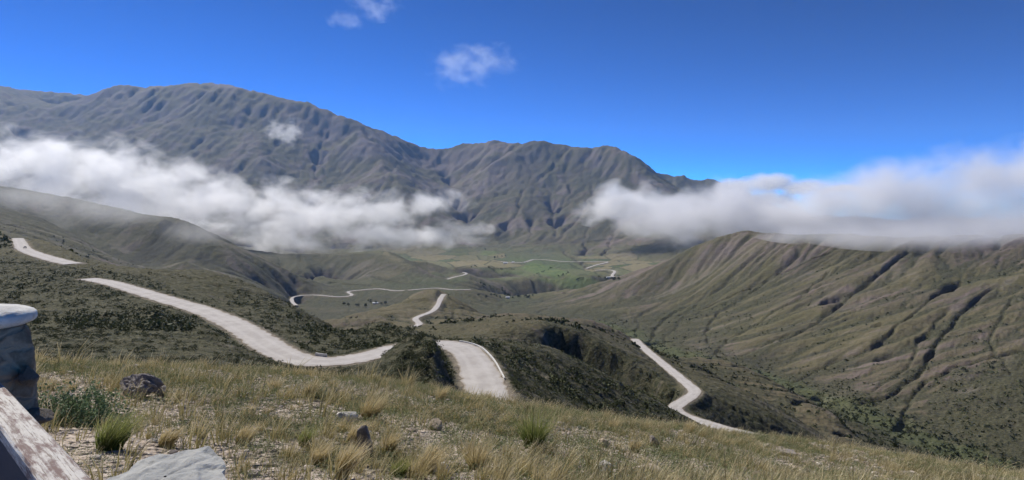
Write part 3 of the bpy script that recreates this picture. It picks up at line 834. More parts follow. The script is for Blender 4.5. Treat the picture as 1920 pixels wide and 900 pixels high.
def blades(n, h, spread, lean, wid, seed, segs=3, droop=.6):
    """n tapering bent blades from one root -> verts, quads, tint, tip"""
    rg = np.random.default_rng(seed)
    ang = rg.uniform(0, 2 * np.pi, n)
    r0 = np.sqrt(rg.uniform(0, 1, n)) * spread * .35
    hh = h * rg.uniform(.45, 1.0, n)
    out = rg.uniform(.05, 1.0, n) * droop
    base = np.stack([np.cos(ang) * r0, np.sin(ang) * r0, np.zeros(n)], 1)
    dirv = np.stack([np.cos(ang) * out + lean[0], np.sin(ang) * out + lean[1]], 1) * hh[:, None]
    face = rg.uniform(0, np.pi, n); wv = np.stack([np.cos(face), np.sin(face), np.zeros(n)], 1) * wid * rg.uniform(.6, 1.2, n)[:, None]
    V = []; TIP = []
    for s in range(segs + 1):
        t = s / segs
        p = base + np.concatenate([dirv * (t ** 1.7)[None] if False else dirv * t ** 1.7, (hh * (t - .22 * out * t * t))[:, None]], 1)
        w = wv * (1 - t ** 1.5 * .93)
        V.append(p - w); V.append(p + w); TIP.append(np.full(n, t)); TIP.append(np.full(n, t))
    V = np.stack(V, 1); TIP = np.stack(TIP, 1)
    k = 2 * (segs + 1)
    idx = np.arange(n)[:, None] * k
    Q = np.concatenate([np.stack([idx[:, 0] + 2 * s, idx[:, 0] + 2 * s + 1, idx[:, 0] + 2 * s + 3, idx[:, 0] + 2 * s + 2], 1) for s in range(segs)])
    tint = np.repeat(rg.uniform(0, 1, n), k)
    return V.reshape(-1, 3), Q, tint, TIP.reshape(-1)

def leaves(n, rad, hgt, size, seed, lobes=3):
    """clump of small leaf faces spread through an uneven dome"""
    rg = np.random.default_rng(seed)
    d = rg.normal(size=(n, 3)); d /= np.linalg.norm(d, axis=1)[:, None]; d[:, 2] = np.abs(d[:, 2]) * .95 + .02
    lob = 1 + .28 * np.sin(np.arctan2(d[:, 1], d[:, 0]) * lobes + seed) + .15 * np.sin(d[:, 2] * 7 + seed)
    p = d * (rg.uniform(.35, 1, n) ** .4)[:, None] * lob[:, None] * np.array([rad, rad, hgt])
    a = rg.normal(size=(n, 3)); a += d * .3; a /= np.linalg.norm(a, axis=1)[:, None]
    b = np.cross(a, rg.normal(size=(n, 3))); b /= np.linalg.norm(b, axis=1)[:, None]
    s = size * rg.uniform(.6, 1.35, n)[:, None]
    a = a * s; b = b * s * .6
    V = np.stack([p - a, p + b, p + a, p - b], 1).reshape(-1, 3)
    Q = np.arange(n * 4).reshape(n, 4)
    return V, Q, np.repeat(rg.uniform(0, 1, n), 4), np.repeat(np.clip(p[:, 2] / (hgt + 1e-6), 0, 1), 4)

def scatter(name, variants, xyz, scale, rot, which, mat, tintoff=None):
    Vs, Qs, Ts, Ps = [], [], [], []; o_ = 0
    for k, (V, Q, T, P) in enumerate(variants):
        m = np.nonzero(which == k)[0]
        if len(m) == 0: continue
        c, s = np.cos(rot[m])[:, None], np.sin(rot[m])[:, None]
        sc_ = scale[m][:, None]
        X = (V[:, 0] * c - V[:, 1] * s) * sc_ + xyz[m, 0:1]
        Y = (V[:, 0] * s + V[:, 1] * c) * sc_ + xyz[m, 1:2]
        Z = V[:, 2][None] * sc_ + xyz[m, 2:3]
        Vs.append(np.stack([X, Y, Z], -1).reshape(-1, 3))
        Qs.append((Q[None] + (np.arange(len(m)) * len(V))[:, None, None] + o_).reshape(-1, Q.shape[1])); o_ += len(m) * len(V)
        to = tintoff[m] if tintoff is not None else np.zeros(len(m))
        Ts.append(np.clip(T[None] * .6 + .2 + to[:, None], 0, 1).ravel()); Ps.append(np.broadcast_to(P, (len(m), len(P))).ravel())
    o = link_mesh(name, np.concatenate(Vs), quads=np.concatenate(Qs), mat=mat)
    attr(o, 'tint', np.concatenate(Ts)); attr(o, 'tip', np.concatenate(Ps))
    return o

M_SHRUB = leaf_mat('shrub_leaf', (.040, .050, .020), (.105, .118, .050), trans=.1)
M_GRASS = leaf_mat('dry_grass', (.30, .245, .09), (.52, .43, .21), (.70, .59, .37), trans=.3)
M_GREEN = leaf_mat('green_grass', (.18, .160, .065), (.39, .335, .16), (.62, .53, .34), trans=.3)
M_LUSH = leaf_mat('lush_grass', (.085, .13, .03), (.20, .25, .06), (.42, .42, .17), trans=.3)
M_HERB = leaf_mat('grey_herb', (.12, .15, .06), (.28, .31, .15), trans=.2)
M_BUSH = leaf_mat('bush_leaf', (.07, .115, .05), (.25, .33, .17), trans=.2)

# ------------------------------------------------------------------ shrubs over the slopes
def shrub_field(name, n, Y0, Y1, size, var, seed, thr, label):
    rg = np.random.default_rng(seed)
    u = rg.uniform(-1.05, 1.0, n); l = rg.uniform(lk(Y0), lk(Y1), n)
    Y = np.exp(l); X = u * Y
    dens = bil(SCRUB, u, l) + .45 * fbm(u * 28, l * 28, 4, seed) 
    rm = bil(ROADM, u, l)
    keepm = ~((l > lk(200)) & (l < lk(262)) & (u > .26) & (u < .5)) & (dens > thr + rg.uniform(-.12, .12, n)) & (rm < .04)
    # leave out what the near ground hides
    h = bil(H, u, l)
    X, Y, u, l, h = X[keepm], Y[keepm], u[keepm], l[keepm], h[keepm]
    Z = h * Y
    s = size * rg.lognormal(0, .38, len(X)) * (.55 + .45 * (dens[keepm] - thr + .3))
    xyz = np.stack([X, Y, Z - .06 * s], 1)
    o = scatter(name, var, xyz, s, rg.uniform(0, 6.28, len(X)), rg.integers(0, len(var), len(X)), M_SHRUB, .42 * fbm(u * 16, l * 16, 3, seed + 5))
    tag(o, label, None, None, 'stuff')
    print(name, len(X))
v_near = [leaves(70, .8, .75, .13, 10 + k) for k in range(6)]
v_mid = [leaves(26, .9, .8, .26, 30 + k) for k in range(5)]
v_far = [leaves(9, .9, .8, .55, 50 + k) for k in range(4)]
shrub_field('shrubs', 24000, 40, 130, .55, v_near, 1, .50, 'low dark green shrubs covering the near hillside')
shrub_field('shrubs', 26000, 130, 420, .72, v_mid, 2, .50, 'low dark green shrubs covering the hillside around the road')
shrub_field('shrubs', 30000, 420, 1500, 1.9, v_far, 3, .52, 'dark scrub dotted over the right hillside and along the creek')

# ------------------------------------------------------------------ foreground turf
def fg_points(n, Y0, Y1, seed, umax=1.0):
    rg = np.random.default_rng(seed)
    Y = np.sqrt(rg.uniform(Y0 ** 2, Y1 ** 2, n)); u = rg.uniform(-umax, umax, n)
    X = u * Y
    # keep clear of the pillar, the rail and the slab
    ok = ~((Y < 3.4) & (X < -.6)) & ~((np.abs(X + 2.05) < .75) & (np.abs(Y - 3.65) < .5))
    return X[ok], Y[ok], rg
def cover(x, y):
    return fbm(x * .55, y * .55, 4, 61)
def ground_z(x, y):
    return surf(x, y)
LEAN = (.34, -.08)
# plain grass between the tussocks
vg = [blades(56, .36, .22, LEAN, .0042, 200 + k) for k in range(7)]
X, Y, rg = fg_points(3300, 3.3, 31, 21)
c = cover(X, Y); k_ = c + rg.uniform(-.3, .3, len(X)) < .12
X, Y = X[k_], Y[k_]
s = rg.lognormal(-.36, .32, len(X)) * (1 - .28 * sstep(.1, .5, X / Y))
W_ = scatter('grass', vg, np.stack([X, Y, ground_z(X, Y) - .02], 1), s, np.where(rg.random(len(X)) < 2, rg.uniform(-.5, .5, len(X)), 0), rg.integers(0, 7, len(X)), M_GRASS, rg.uniform(-.3, .3, len(X)))
tag(W_, 'dry yellow bunch grass all over the slope in front', None, None, 'stuff'); print('grass', len(X))
vs = [blades(10, .24, .18, LEAN, .0040, 300 + k, 2) for k in range(6)]
X, Y, rg = fg_points(18000, 3.2, 31, 22)
c = cover(X, Y); k_ = c + rg.uniform(-.45, .45, len(X)) < .20
X, Y = X[k_], Y[k_]
s = rg.lognormal(0, .35, len(X)) * (1 + Y * .01)
W_ = scatter('grass', vs, np.stack([X, Y, ground_z(X, Y) - .01], 1), s, rg.uniform(-.8, .8, len(X)), rg.integers(0, 6, len(X)), M_GREEN, rg.uniform(-.3, .35, len(X)))
tag(W_, 'short green and straw coloured grass between the tussocks', None, None, 'stuff')
vh = [leaves(80, .17, .13, .0080, 400 + k) for k in range(6)]
X, Y, rg = fg_points(24000, 3.2, 26, 23)
c = fbm(X * .8 + 40, Y * .8, 3, 62) + .5 * (X > -.5 * Y) * (Y < 11) * .5; k_ = c + rg.uniform(-.3, .3, len(X)) > .0
X, Y = X[k_], Y[k_]
s = np.minimum(rg.lognormal(0, .35, len(X)), 1.4) * np.clip(Y / 8, .7, 1.3)
W_ = scatter('herbs', vh, np.stack([X, Y, ground_z(X, Y) - .02], 1), s, rg.uniform(0, 6.28, len(X)), rg.integers(0, 6, len(X)), M_HERB, rg.uniform(-.3, .3, len(X)))
tag(W_, 'low grey green herbs matted over the ground in front', None, None, 'stuff'); print('herbs', len(X))

# ------------------------------------------------------------------ stones
def stone_mat(name, c1, c2, scale=8, c3=None, bumpd=.02):
    t = NT(name, .88)
    p = t.coord('Object')
    n = t.noise(scale, 9, .65, p); n2 = t.noise(scale * 4.5, 8, .7, p)
    c = t.mix(t.ramp(n, .36, .64), c1, c2)
    c = t.mix(t.math('MULTIPLY', t.ramp(n2, .5, .68), .5), c, tuple(x * .55 for x in c1))
    if c3: c = t.mix(t.ramp(t.noise(scale * .35, 4, .5, p), .55, .64), c, c3)
    t.base(c); t.bump(t.math('ADD', n, t.math('MULTIPLY', n2, .5)), .8, bumpd)
    return t.m
def rock_shape(rx, ry, rz, seed, nplanes=12, sub=4, rough=.03, flat_top=None):
    rg = np.random.default_rng(seed)
    V, Fc = ico(sub)
    N = rg.normal(size=(nplanes, 3)); N /= np.linalg.norm(N, axis=1)[:, None]; D = rg.uniform(.62, .95, nplanes)
    if flat_top is not None:
        N = np.concatenate([N, [flat_top / np.linalg.norm(flat_top)]]); D = np.append(D, .55)
    dots = V @ N.T
    r = np.min(np.where(dots > .05, D / np.maximum(dots, .05), 9), axis=1); r = np.minimum(r, 1.25)
    V = V * r[:, None]
    V = V * (1 + rough * fbm(V[:, 0] * 4 + seed + V[:, 2] * 3, V[:, 1] * 4 + V[:, 2] * 2, 4, seed)[:, None])
    return V * np.array([rx, ry, rz]), Fc
def place_at(px, py, ymin=2.0):
    u, l = raycast(px, py, ymin=ymin); Yd = math.exp(l)
    return u * Yd, Yd, (HOR - py) / F * Yd
M_SLATE = stone_mat('grey_slate', (.30, .31, .31), (.42, .42, .40), 5, (.46, .40, .31))
M_DARKR = stone_mat('dark_rock', (.19, .17, .16), (.31, .28, .25), 12)
M_WHITE = stone_mat('white_stone', (.50, .48, .44), (.66, .63, .58), 14)
M_TAN = stone_mat('tan_stone', (.34, .28, .22), (.50, .43, .35), 14)
def rock(label, px, py, rx, ry, rz, seed, mat, name='rock', Y=None, sink=.3, **k):
    if Y is None: x, y, z = place_at(px, py)
    else: x, y = (px - 960) / F * Y, Y; z = float(surf(np.array([x]), np.array([y]))[0])
    V, Fc = rock_shape(rx, ry, rz, seed, **k)
    o = link_mesh(name, V, quads=Fc, mat=mat, loc=(x, y, z + rz * (1 - sink)))
    return tag(o, label, 'rock')
rock('weathered dark boulder with a black shaded side in the grass beside the leafy bush', 260, 745, .29, .20, .19, 5, M_DARKR, sink=.25, nplanes=8, rough=.26, sub=5)
rock('small dark stone poking out of the grass right of the boulder', 302, 742, .12, .10, .10, 8, M_DARKR)
rock('dark upright splinter of rock between two dry tussocks', 684, 850, .10, .08, .19, 12, M_DARKR)
rock('white stone speckled with lichen in the herbs right of the tall green tussock', 1134, 884, .16, .12, .10, 15, M_WHITE)
rock('pale tan stone half buried at the bottom edge of the photo', 1216, 890, .22, .16, .11, 18, M_TAN)
rock('small grey stone at the bottom below the green grass patch', 832, 890, .09, .07, .07, 21, M_WHITE)
rock('pale stone behind the lichen covered one', 1132, 838, .15, .11, .10, 24, M_TAN)
rock('dark brown pointed rock at the edge of the yellow grass', 1224, 836, .13, .10, .13, 27, M_DARKR)
rock('flat brown stone on the pale ground at the right', 1480, 856, .30, .2, .13, 30, M_DARKR)
rock('cream stone in the middle of the stony patch below the knoll', 650, 792, .16, .12, .11, 33, M_WHITE)
rock('pale block of stone on bare ground above the middle tussocks', 818, 806, .13, .10, .10, 36, M_TAN)
# slab: split plate of slate, tilted towards the viewer
def at3(px, py, Y): return np.array([(px - 960) / F * Y, Y, (HOR - py) / F * Y])
OUT = [(392, 834, 3.80), (412, 856, 3.72), (424, 876, 3.58), (416, 886, 3.50), (440, 925, 3.30), (400, 985, 3.05), (300, 1010, 2.95), (190, 1000, 2.98), (120, 950, 3.15), (165, 915, 3.32), (205, 896, 3.45), (240, 884, 3.52), (258, 866, 3.62), (290, 856, 3.68), (312, 858, 3.66), (350, 846, 3.74)]
ol = np.array([at3(*p) for p in OUT]); o2 = []
for k in range(len(ol)):
    a, b = ol[k], ol[(k + 1) % len(ol)]
    for t in np.arange(0, 1, .125): o2.append(a + (b - a) * t)
ol = np.array(o2); cen = ol.mean(0)
NR = 26; Vs = []
rr_ = np.linspace(0.02, 1, NR)
for r in rr_:
    p = cen + (ol - cen) * r; Vs.append(p)
for dz, sc_ in ((-.03, 1.012), (-.09, .995), (-.13, 1.015), (-.22, 1.0), (-.30, 1.03), (-.6, 1.06)):
    p = cen + (ol - cen) * sc_; p = p + [0, 0, dz]; Vs.append(p)
V = np.array(Vs)
n1_ = fbm(V[..., 0] * 7, V[..., 1] * 7, 4, 45); n2_ = vnoise(V[..., 0] * 3.1 + V[..., 1] * 2, V[..., 1] * 5.5, 46)
V[:NR, :, 2] += (.016 * n1_ + .014 * sstep(.05, .3, n2_))[:NR]
V[NR:, :, :2] += (.02 * n1_[NR:])[..., None]
nr, no = V.shape[:2]; V = V.reshape(-1, 3); idx = np.arange(nr * no).reshape(nr, no)
Q = np.stack([idx[:-1], np.roll(idx, -1, 1)[:-1], np.roll(idx, -1, 1)[1:], idx[1:]], -1).reshape(-1, 4)[:, ::-1]
slab = link_mesh('rock_slab', V - cen, quads=Q, mat=M_SLATE, loc=cen)
tag(slab, 'large pale grey slate slab with split edges beside the handrail', 'rock')

# gravel and pebbles
rgp = np.random.default_rng(66)
def pebble(seed):
    V, Fc = rock_shape(1, .8, .55, seed, nplanes=8, sub=1, rough=0)
    return V, Fc, np.full(len(V), (seed % 7) / 7.0), np.zeros(len(V))
X, Y, rg = fg_points(26000, 3.2, 30, 24)
c = cover(X, Y); k_ = c + rg.uniform(-.4, .4, len(X)) > -.02
X, Y = X[k_], Y[k_]
s = np.minimum(.018 * rg.lognormal(0, .55, len(X)) * (1 + Y * .045), .12)
def gravel_mat():
    t = NT('gravel', .9); a = t.attr('tint')
    c = t.mix(a, (.28, .23, .19), (.56, .50, .44)); t.base(c); return t.m
W_ = scatter('gravel', [pebble(k) for k in range(7)], np.stack([X, Y, ground_z(X, Y) + s * .15], 1), s, rg.uniform(0, 6.28, len(X)), rg.integers(0, 7, len(X)), gravel_mat(), rg.uniform(-.3, .3, len(X)))
tag(W_, 'pale gravel and pebbles on the bare patches in front', None, None, 'stuff'); print('gravel', len(X))

# ------------------------------------------------------------------ single tussocks that stand out
def tussock(px, py, hpx, wpx, label, mat, n=260, lean=LEAN, droop=.6, seed=0):
    x, y, z = place_at(px, py)
    h = hpx / F * y; w = wpx / F * y
    V, Q, T, P = blades(n, h * 1.08, w * .55, lean, .0034 + .0003 * y, 500 + seed, 3, droop)
    o = link_mesh('grass_tussock', V, quads=Q, mat=mat, loc=(x, y, z - .02))
    attr(o, 'tint', T * .8 + .1); attr(o, 'tip', P)
    return tag(o, label, 'grass tussock', 'bunch grass tussocks standing out of the slope')
TUS = [
    (1000, 842, 82, 80, 'tall bright green tussock in the middle of the slope', M_LUSH, 420, (.05, 0), .7),
    (893, 882, 66, 70, 'round yellow green tussock below and left of the tall green one', M_GRASS, 300, (.10, 0), .7),
    (205, 842, 78, 110, 'big olive tussock swept to the right beside the handrail', M_LUSH, 420, (.45, 0), .6),
    (640, 896, 75, 60, 'yellow tussock at the bottom edge left of the dark rock splinter', M_GRASS, 320, (.45, 0), .5),
    (590, 872, 48, 60, 'olive tussock leaning right above the lowest yellow one', M_GRASS, 260, (.5, 0), .5),
    (570, 836, 42, 50, 'greenish tussock on the stony patch left of centre', M_LUSH, 220, (.35, 0), .7),
    (660, 832, 45, 55, 'feathery straw tussock just above the dark rock splinter', M_GRASS, 240, (.5, 0), .5),
    (725, 852, 52, 45, 'straw tussock just right of the dark rock splinter', M_GRASS, 260, (.3, 0), .6),
    (800, 884, 58, 80, 'wide yellow tussock with green base at bottom centre', M_GRASS, 340, (.45, 0), .6),
    (748, 893, 40, 46, 'vivid green grass clump in shade at the bottom', M_LUSH, 260, (.2, 0), .7),
    (690, 786, 55, 70, 'pale wind bent tussock in the middle of the bare patch', M_GRASS, 300, (.5, 0), .6),
    (455, 832, 42, 60, 'straw tussock leaning right above the grey slab', M_GRASS, 260, (.5, 0), .5),
    (515, 735, 32, 36, 'upright brown tussock on the rim left of centre', M_GRASS, 200, (.15, 0), .6),
    (580, 742, 34, 40, 'brown tussock on the rim above the stony patch', M_GRASS, 220, (.3, 0), .6),
    (825, 752, 34, 40, 'yellowish tussock on the rim under the shaded knoll', M_GRASS, 220, (.2, 0), .6),
    (1190, 848, 30, 36, 'rounded yellow tussock left of the dark pointed rock', M_GRASS, 220, (.1, 0), .7),
    (1290, 812, 26, 34, 'pale tussock on the rim below the lower road', M_GRASS, 180, (.3, 0), .6),
    (1150, 805, 26, 34, 'straw tussock on the rim left of the lower road', M_GRASS, 180, (.3, 0), .6),
    (310, 838, 46, 60, 'dry brown tussock right of the big olive one', M_GRASS, 260, (.5, 0), .5),
]
for k, a in enumerate(TUS):
    tussock(a[0], a[1], a[2], a[3], a[4], a[5], a[6], a[7], a[8], k)

# ------------------------------------------------------------------ leafy bush behind the pillar
bx_, by_, bz_ = -5.45, 7.4, float(surf(np.array([-5.45]), np.array([7.4]))[0])
bush = bpy.data.objects.new('leafy_bush', None); col.objects.link(bush); bush.location = (bx_, by_, bz_)
tag(bush, 'dark green leafy bush growing against the stone pillar', 'bush')
parts = [leaves(1500, .42, .50, .022, 700 + k, 4) for k in range(4)]
offs = [(-.15, 0, 0, 1.0), (.28, -.1, -.05, .9), (.62, .05, -.1, .75), (.2, .35, .05, .9)]
Vs = []; Qs = []; Ts = []; Ps = []; o_ = 0
for (V, Q, T, P), (dx, dy, dz, s) in zip(parts, offs):
    Vs.append((V * s + (dx, dy, dz)) * .8); Qs.append(Q + o_); o_ += len(V); Ts.append(T); Ps.append(P)
fo = link_mesh('foliage', np.concatenate(Vs), quads=np.concatenate(Qs), mat=M_BUSH, parent=bush)
attr(fo, 'tint', np.concatenate(Ts)); attr(fo, 'tip', np.concatenate(Ps))
V, Q, T, P = blades(26, .5, .5, (0, 0), .008, 777, 3, .7)
so = link_mesh('stem', V, quads=Q, mat=leaf_mat('bush_stem', (.10, .08, .05), (.16, .12, .08), trans=0), parent=bush)
attr(so, 'tint', T); attr(so, 'tip', P)
x, y, z = place_at(1008, 762)
V, Q, T, P = leaves(500, .36, .42, .045, 810, 3)
ys = link_mesh('yellow_shrub', V, quads=Q, mat=leaf_mat('yellow_leaf', (.15, .17, .05), (.30, .31, .10), trans=.2), loc=(x, y, z - .04))
attr(ys, 'tint', T); attr(ys, 'tip', P); tag(ys, 'small yellow green shrub on the rim right of the road', 'shrub')

# ------------------------------------------------------------------ stone pillar and wooden handrail
def grid_box(sx, sy, sz, n=26, exp=6):
    """rounded box with fine faces, centred"""
    V, Fc = ico(5)
    a = np.abs(V) ** exp; r = a.sum(1) ** (-1 / exp)
    return V * r[:, None] * np.array([sx, sy, sz]), Fc
RD = np.array([-.742, .670]); RN = np.array([.670, .742])       # along the rail, across the rail (away)
ang = math.atan2(RD[1], RD[0])
pil = bpy.data.objects.new('stone_pillar', None); col.objects.link(pil)
pil.location = (-2.165 + RD[0] * .22, 2.50 + RD[1] * .22, -1.75); pil.rotation_euler = (0, 0, ang)
tag(pil, 'shaded masonry pillar with a pale capstone at the left edge', 'pillar')
V, Fc = grid_box(.185, .19, .625, exp=9)
nz = fbm(V[:, 1] * 6 + V[:, 0] * 5, V[:, 2] * 6, 4, 71)
V[:, :2] *= (1 + .20 * nz + .05 * np.sin(V[:, 2] * 9))[:, None]
V[:, 2] += .62
M_MASON = stone_mat('mortared_stone', (.22, .17, .12), (.36, .29, .22), 9, (.11, .09, .07), .05)
def masonry_mat():
    t = NT('rubble_masonry', .92); p = t.coord('Object')
    w = t.n.new('ShaderNodeVectorMath'); w.operation = 'ADD'; t.lk(p, w.inputs[0]); t.lk(t.scalevec(t.noise(9, 3, .6, p, out='Color'), (.07, .07, .07)), w.inputs[1])
    pv = t.scalevec(w.outputs[0], (1, 1, 1.6))
    v1 = t.n.new('ShaderNodeTexVoronoi'); v1.inputs['Scale'].default_value = 6.5; t.lk(pv, v1.inputs['Vector'])
    v2 = t.n.new('ShaderNodeTexVoronoi'); v2.feature = 'DISTANCE_TO_EDGE'; v2.inputs['Scale'].default_value = 6.5; t.lk(pv, v2.inputs['Vector'])
    n = t.noise(22, 9, .7, p)
    c = t.mix(t.ramp(v1.outputs['Color'], .25, .75), (.15, .12, .09), (.27, .215, .155))
    c = t.mix(t.math('MULTIPLY', t.ramp(n, .42, .65), .55), c, (.30, .25, .19))
    c = t.mix(t.ramp(v2.outputs['Distance'], .10, .04), c, t.mix(n, (.22, .18, .135), (.32, .265, .20)))
    t.base(c); t.bump(t.math('ADD', t.math('MULTIPLY', t.ramp(v2.outputs['Distance'], .0, .14), .8), t.math('MULTIPLY', n, .7)), .6, .018)
    return t.m
link_mesh('shaft', V, quads=Fc, mat=masonry_mat(), parent=pil, smooth=True)
V, Fc = rock_shape(.27, .275, .062, 91, nplanes=10, sub=5, rough=.05)
V, Fc2 = ico(5)
Vc = V * np.array([.20, .205, .05]) * (1 + .06 * fbm(V[:, 0] * 3, V[:, 1] * 3 + V[:, 2], 3, 93))[:, None]
Vc = np.sign(Vc) * np.abs(Vc / np.array([.20, .205, .05])) ** np.array([.85, .85, .75]) * np.array([.20, .205, .05]) + np.array([0, 0, 1.272])
link_mesh('capstone', Vc, quads=Fc2, mat=stone_mat('cap_stone', (.42, .42, .42), (.62, .62, .60), 7, None, .012), parent=pil, smooth=True)
M_DK = stone_mat('dark_face_stone', (.10, .085, .07), (.18, .155, .13), 14)
for (a, b, c, r1, r2) in ((-.195, -.15, 1.02, .05, .06), (-.19, -.18, .84, .08, .045), (-.14, -.20, .66, .06, .07), (-.21, .04, .82, .11, .04), (-.20, -.05, .50, .09, .06)):
    V, Fc = rock_shape(.05, r1 * .8, r2 * .8, int(c * 100), sub=3)
    link_mesh('stone', V + (a, b, c), quads=Fc, mat=M_DK if c > .6 else M_MASON, parent=pil)

def bev_box(name, x0, x1, y0, y1, z0, z1, mat, parent, bev=.008, nx=40):
    b = bev
    prof = [(y0 + b, z0), (y1 - b, z0), (y1, z0 + b), (y1, z1 - b), (y1 - b, z1), (y0 + b, z1), (y0, z1 - b), (y0, z0 + b)]
    V = []; 
    for i in range(nx + 1):
        x = x0 + (x1 - x0) * i / nx
        for k, (yy, zz) in enumerate(prof):
            j = .002 * vnoise(np.array([x * 9]), np.array([k * 3.1]), 12)[0]
            V.append((x, yy + j, zz + j))
    n = len(prof); Fq = [(i * n + k, (i + 1) * n + k, (i + 1) * n + (k + 1) % n, i * n + (k + 1) % n) for i in range(nx) for k in range(n)]
    Fq += [tuple(range(n)), tuple(nx * n + k for k in range(n - 1, -1, -1))]
    return link_mesh(name, V, Fq, mat, parent)
def paint_mat(name, worn):
    t = NT(name, .7)
    p = t.coord('Object'); st = t.scalevec(p, (3.0, 42.0, 42.0))
    n = t.noise(1.0, 9, .7, st, .6); n2 = t.noise(7, 8, .75, t.scalevec(p, (1, 3, 3)), .3); n3 = t.noise(3.0, 8, .7, t.scalevec(p, (2.0, 60, 60)))
    maroon = (.15, .095, .085); white = (.52, .50, .47); wood = (.19, .155, .13)
    f = t.math('ADD', t.math('MULTIPLY', n, .5), t.math('MULTIPLY', n2, .5))
    c = t.mix(t.ramp(f, .43, .54), maroon, white)
    c = t.mix(t.ramp(n3, .54, .60), c, wood)
    if not worn: c = t.mix(t.ramp(f, .5, .7), (.035, .04, .06), (.06, .06, .08))  # parts under the top board: their shade is put into near-black paint
    t.base(c); t.bump(t.math('ADD', n, t.math('MULTIPLY', n3, .6)), .7, .006)
    return t.m
rail = bpy.data.objects.new('wooden_handrail', None); col.objects.link(rail)
rail.location = (-1.14, 1.57, -.70); rail.rotation_euler = (0, 0, ang)
tag(rail, 'weathered wooden handrail with peeling white and maroon paint', 'handrail')
# local x runs along the rail away from the camera, local y points to the near side
bev_box('top_board', -1.3, 1.30, -.044, .052, -.045, 0, paint_mat('peeling_paint', True), rail, .006)
bev_box('side_board', -1.3, 1.28, .004, .046, -.42, -.046, paint_mat('shade_dark_paint', False), rail, .004)
for xx in (-1.1, -.1, .9):
    bev_box('post', xx - .04, xx + .04, -.036, .002, -1.0, -.046, paint_mat('shade_dark_post_paint', False), rail, .004, 2)

# ------------------------------------------------------------------ parapets along the road
def conc_mat():
    t = NT('whitewashed_concrete', .85); p = t.pos(); t.base(t.mix(t.ramp(t.noise(3, 6, .7, p), .3, .7), (.50, .49, .46), (.72, .71, .68))); return t.m
CM = conc_mat()
def parapet(path_i, a0, a1, side, label, h=.7):
    path, w = ROADS[path_i]
    px_ = path[:, 0] / path[:, 1] * F + 960
    n = len(path); i0, i1 = int(n * a0), int(n * a1)
    P_ = path[i0:i1]
    t = np.gradient(P_[:, :2], axis=0); t /= np.linalg.norm(t, axis=1)[:, None]
    nrm = np.stack([t[:, 1], -t[:, 0]], 1) * side
    V = []
    for k in range(len(P_)):
        for off, zz in ((w * .5 + .1, -.6), (w * .5 + .1, h * .85), (w * .5 + .16, h), (w * .5 + .28, h), (w * .5 + .30, h * .85), (w * .5 + .30, -.9)):
            V.append((P_[k, 0] + nrm[k, 0] * off, P_[k, 1] + nrm[k, 1] * off, P_[k, 2] + zz))
    m = 6
    Fq = [(k * m + j, (k + 1) * m + j, (k + 1) * m + (j + 1) % m, k * m + (j + 1) % m) for k in range(len(P_) - 1) for j in range(m)]
    Fq += [tuple(range(m)), tuple((len(P_) - 1) * m + j for j in range(m - 1, -1, -1))]
    o = link_mesh('parapet', V, Fq, CM)
    tag(o, label, 'parapet')
pc = ROADS[1][0]; pcx = pc[:, 0] / pc[:, 1] * F + 960
def frac(px, start=0):
    i = np.nonzero((pcx > px) & (np.arange(len(pcx)) >= start))[0][0]; return i / len(pcx)
parapet(1, frac(562), frac(596), -1, 'short white parapet on the outer side of the left bend', .6)
parapet(1, frac(838), frac(905), -1, 'white parapet curving round the nearest bend', .32)

# ------------------------------------------------------------------ car on the upper road
def simple_mat(name, c, rough=.5, metal=0, spec=.5):
    t = NT(name, rough); t.b.inputs['Base Color'].default_value = (*c, 1); t.b.inputs['Metallic'].default_value = metal; t.b.inputs['Specular IOR Level'].default_value = spec; return t.m
def prism(name, prof, y0, y1, mat, parent, taper=0):
    n = len(prof); V = [(x, y0 + (taper if z > .9 else 0), z) for x, z in prof] + [(x, y1 - (taper if z > .9 else 0), z) for x, z in prof]
    Fq = [(k, (k + 1) % n, n + (k + 1) % n, n + k) for k in range(n)] + [tuple(range(n - 1, -1, -1)), tuple(range(n, 2 * n))]
    return link_mesh(name, V, Fq, mat, parent)
pa = ROADS[0][0]; ipos = int(np.argmin(np.abs((HOR - pa[:, 2] / pa[:, 1] * F) - 466)))
car = bpy.data.objects.new('parked_car', None); col.objects.link(car)
td = pa[ipos + 1] - pa[ipos - 1]
car.location = (pa[ipos, 0] + 1.2, pa[ipos, 1], pa[ipos, 2] + .0006 * pa[ipos, 1]); car.rotation_euler = (0, 0, math.atan2(td[1], td[0]))
tag(car, 'small dark car on the pale road at the upper left', 'car')
prism('body', [(-2.1, .35), (2.1, .35), (2.15, .7), (1.9, .85), (1.0, .95), (-1.9, .95), (-2.15, .75)], -.88, .88, simple_mat('car_paint', (.05, .055, .07), .3), car)
cab = prism('cabin', [(-1.75, .952), (.95, .952), (.35, 1.45), (-1.3, 1.45)], -.80, .80, simple_mat('car_glass', (.02, .025, .03), .1), car, .08)
prism('roof', [(-1.32, 1.452), (.36, 1.452), (.3, 1.49), (-1.25, 1.49)], -.70, .70, simple_mat('car_roof_paint', (.05, .055, .07), .3), car)
def wheel(x, y):
    n = 16; V = [(x + .32 * math.cos(a * 2 * math.pi / n), yy, .32 + .32 * math.sin(a * 2 * math.pi / n)) for yy in (y - .1, y + .1) for a in range(n)]
    Fq = [(k, (k + 1) % n, n + (k + 1) % n, n + k) for k in range(n)] + [tuple(range(n - 1, -1, -1)), tuple(range(n, 2 * n))]
    link_mesh('wheel', V, Fq, WM, car)
WM = simple_mat('tyre', (.02, .02, .02), .9)
for x in (-1.35, 1.35):
    for y in (-.85, .85): wheel(x, y)

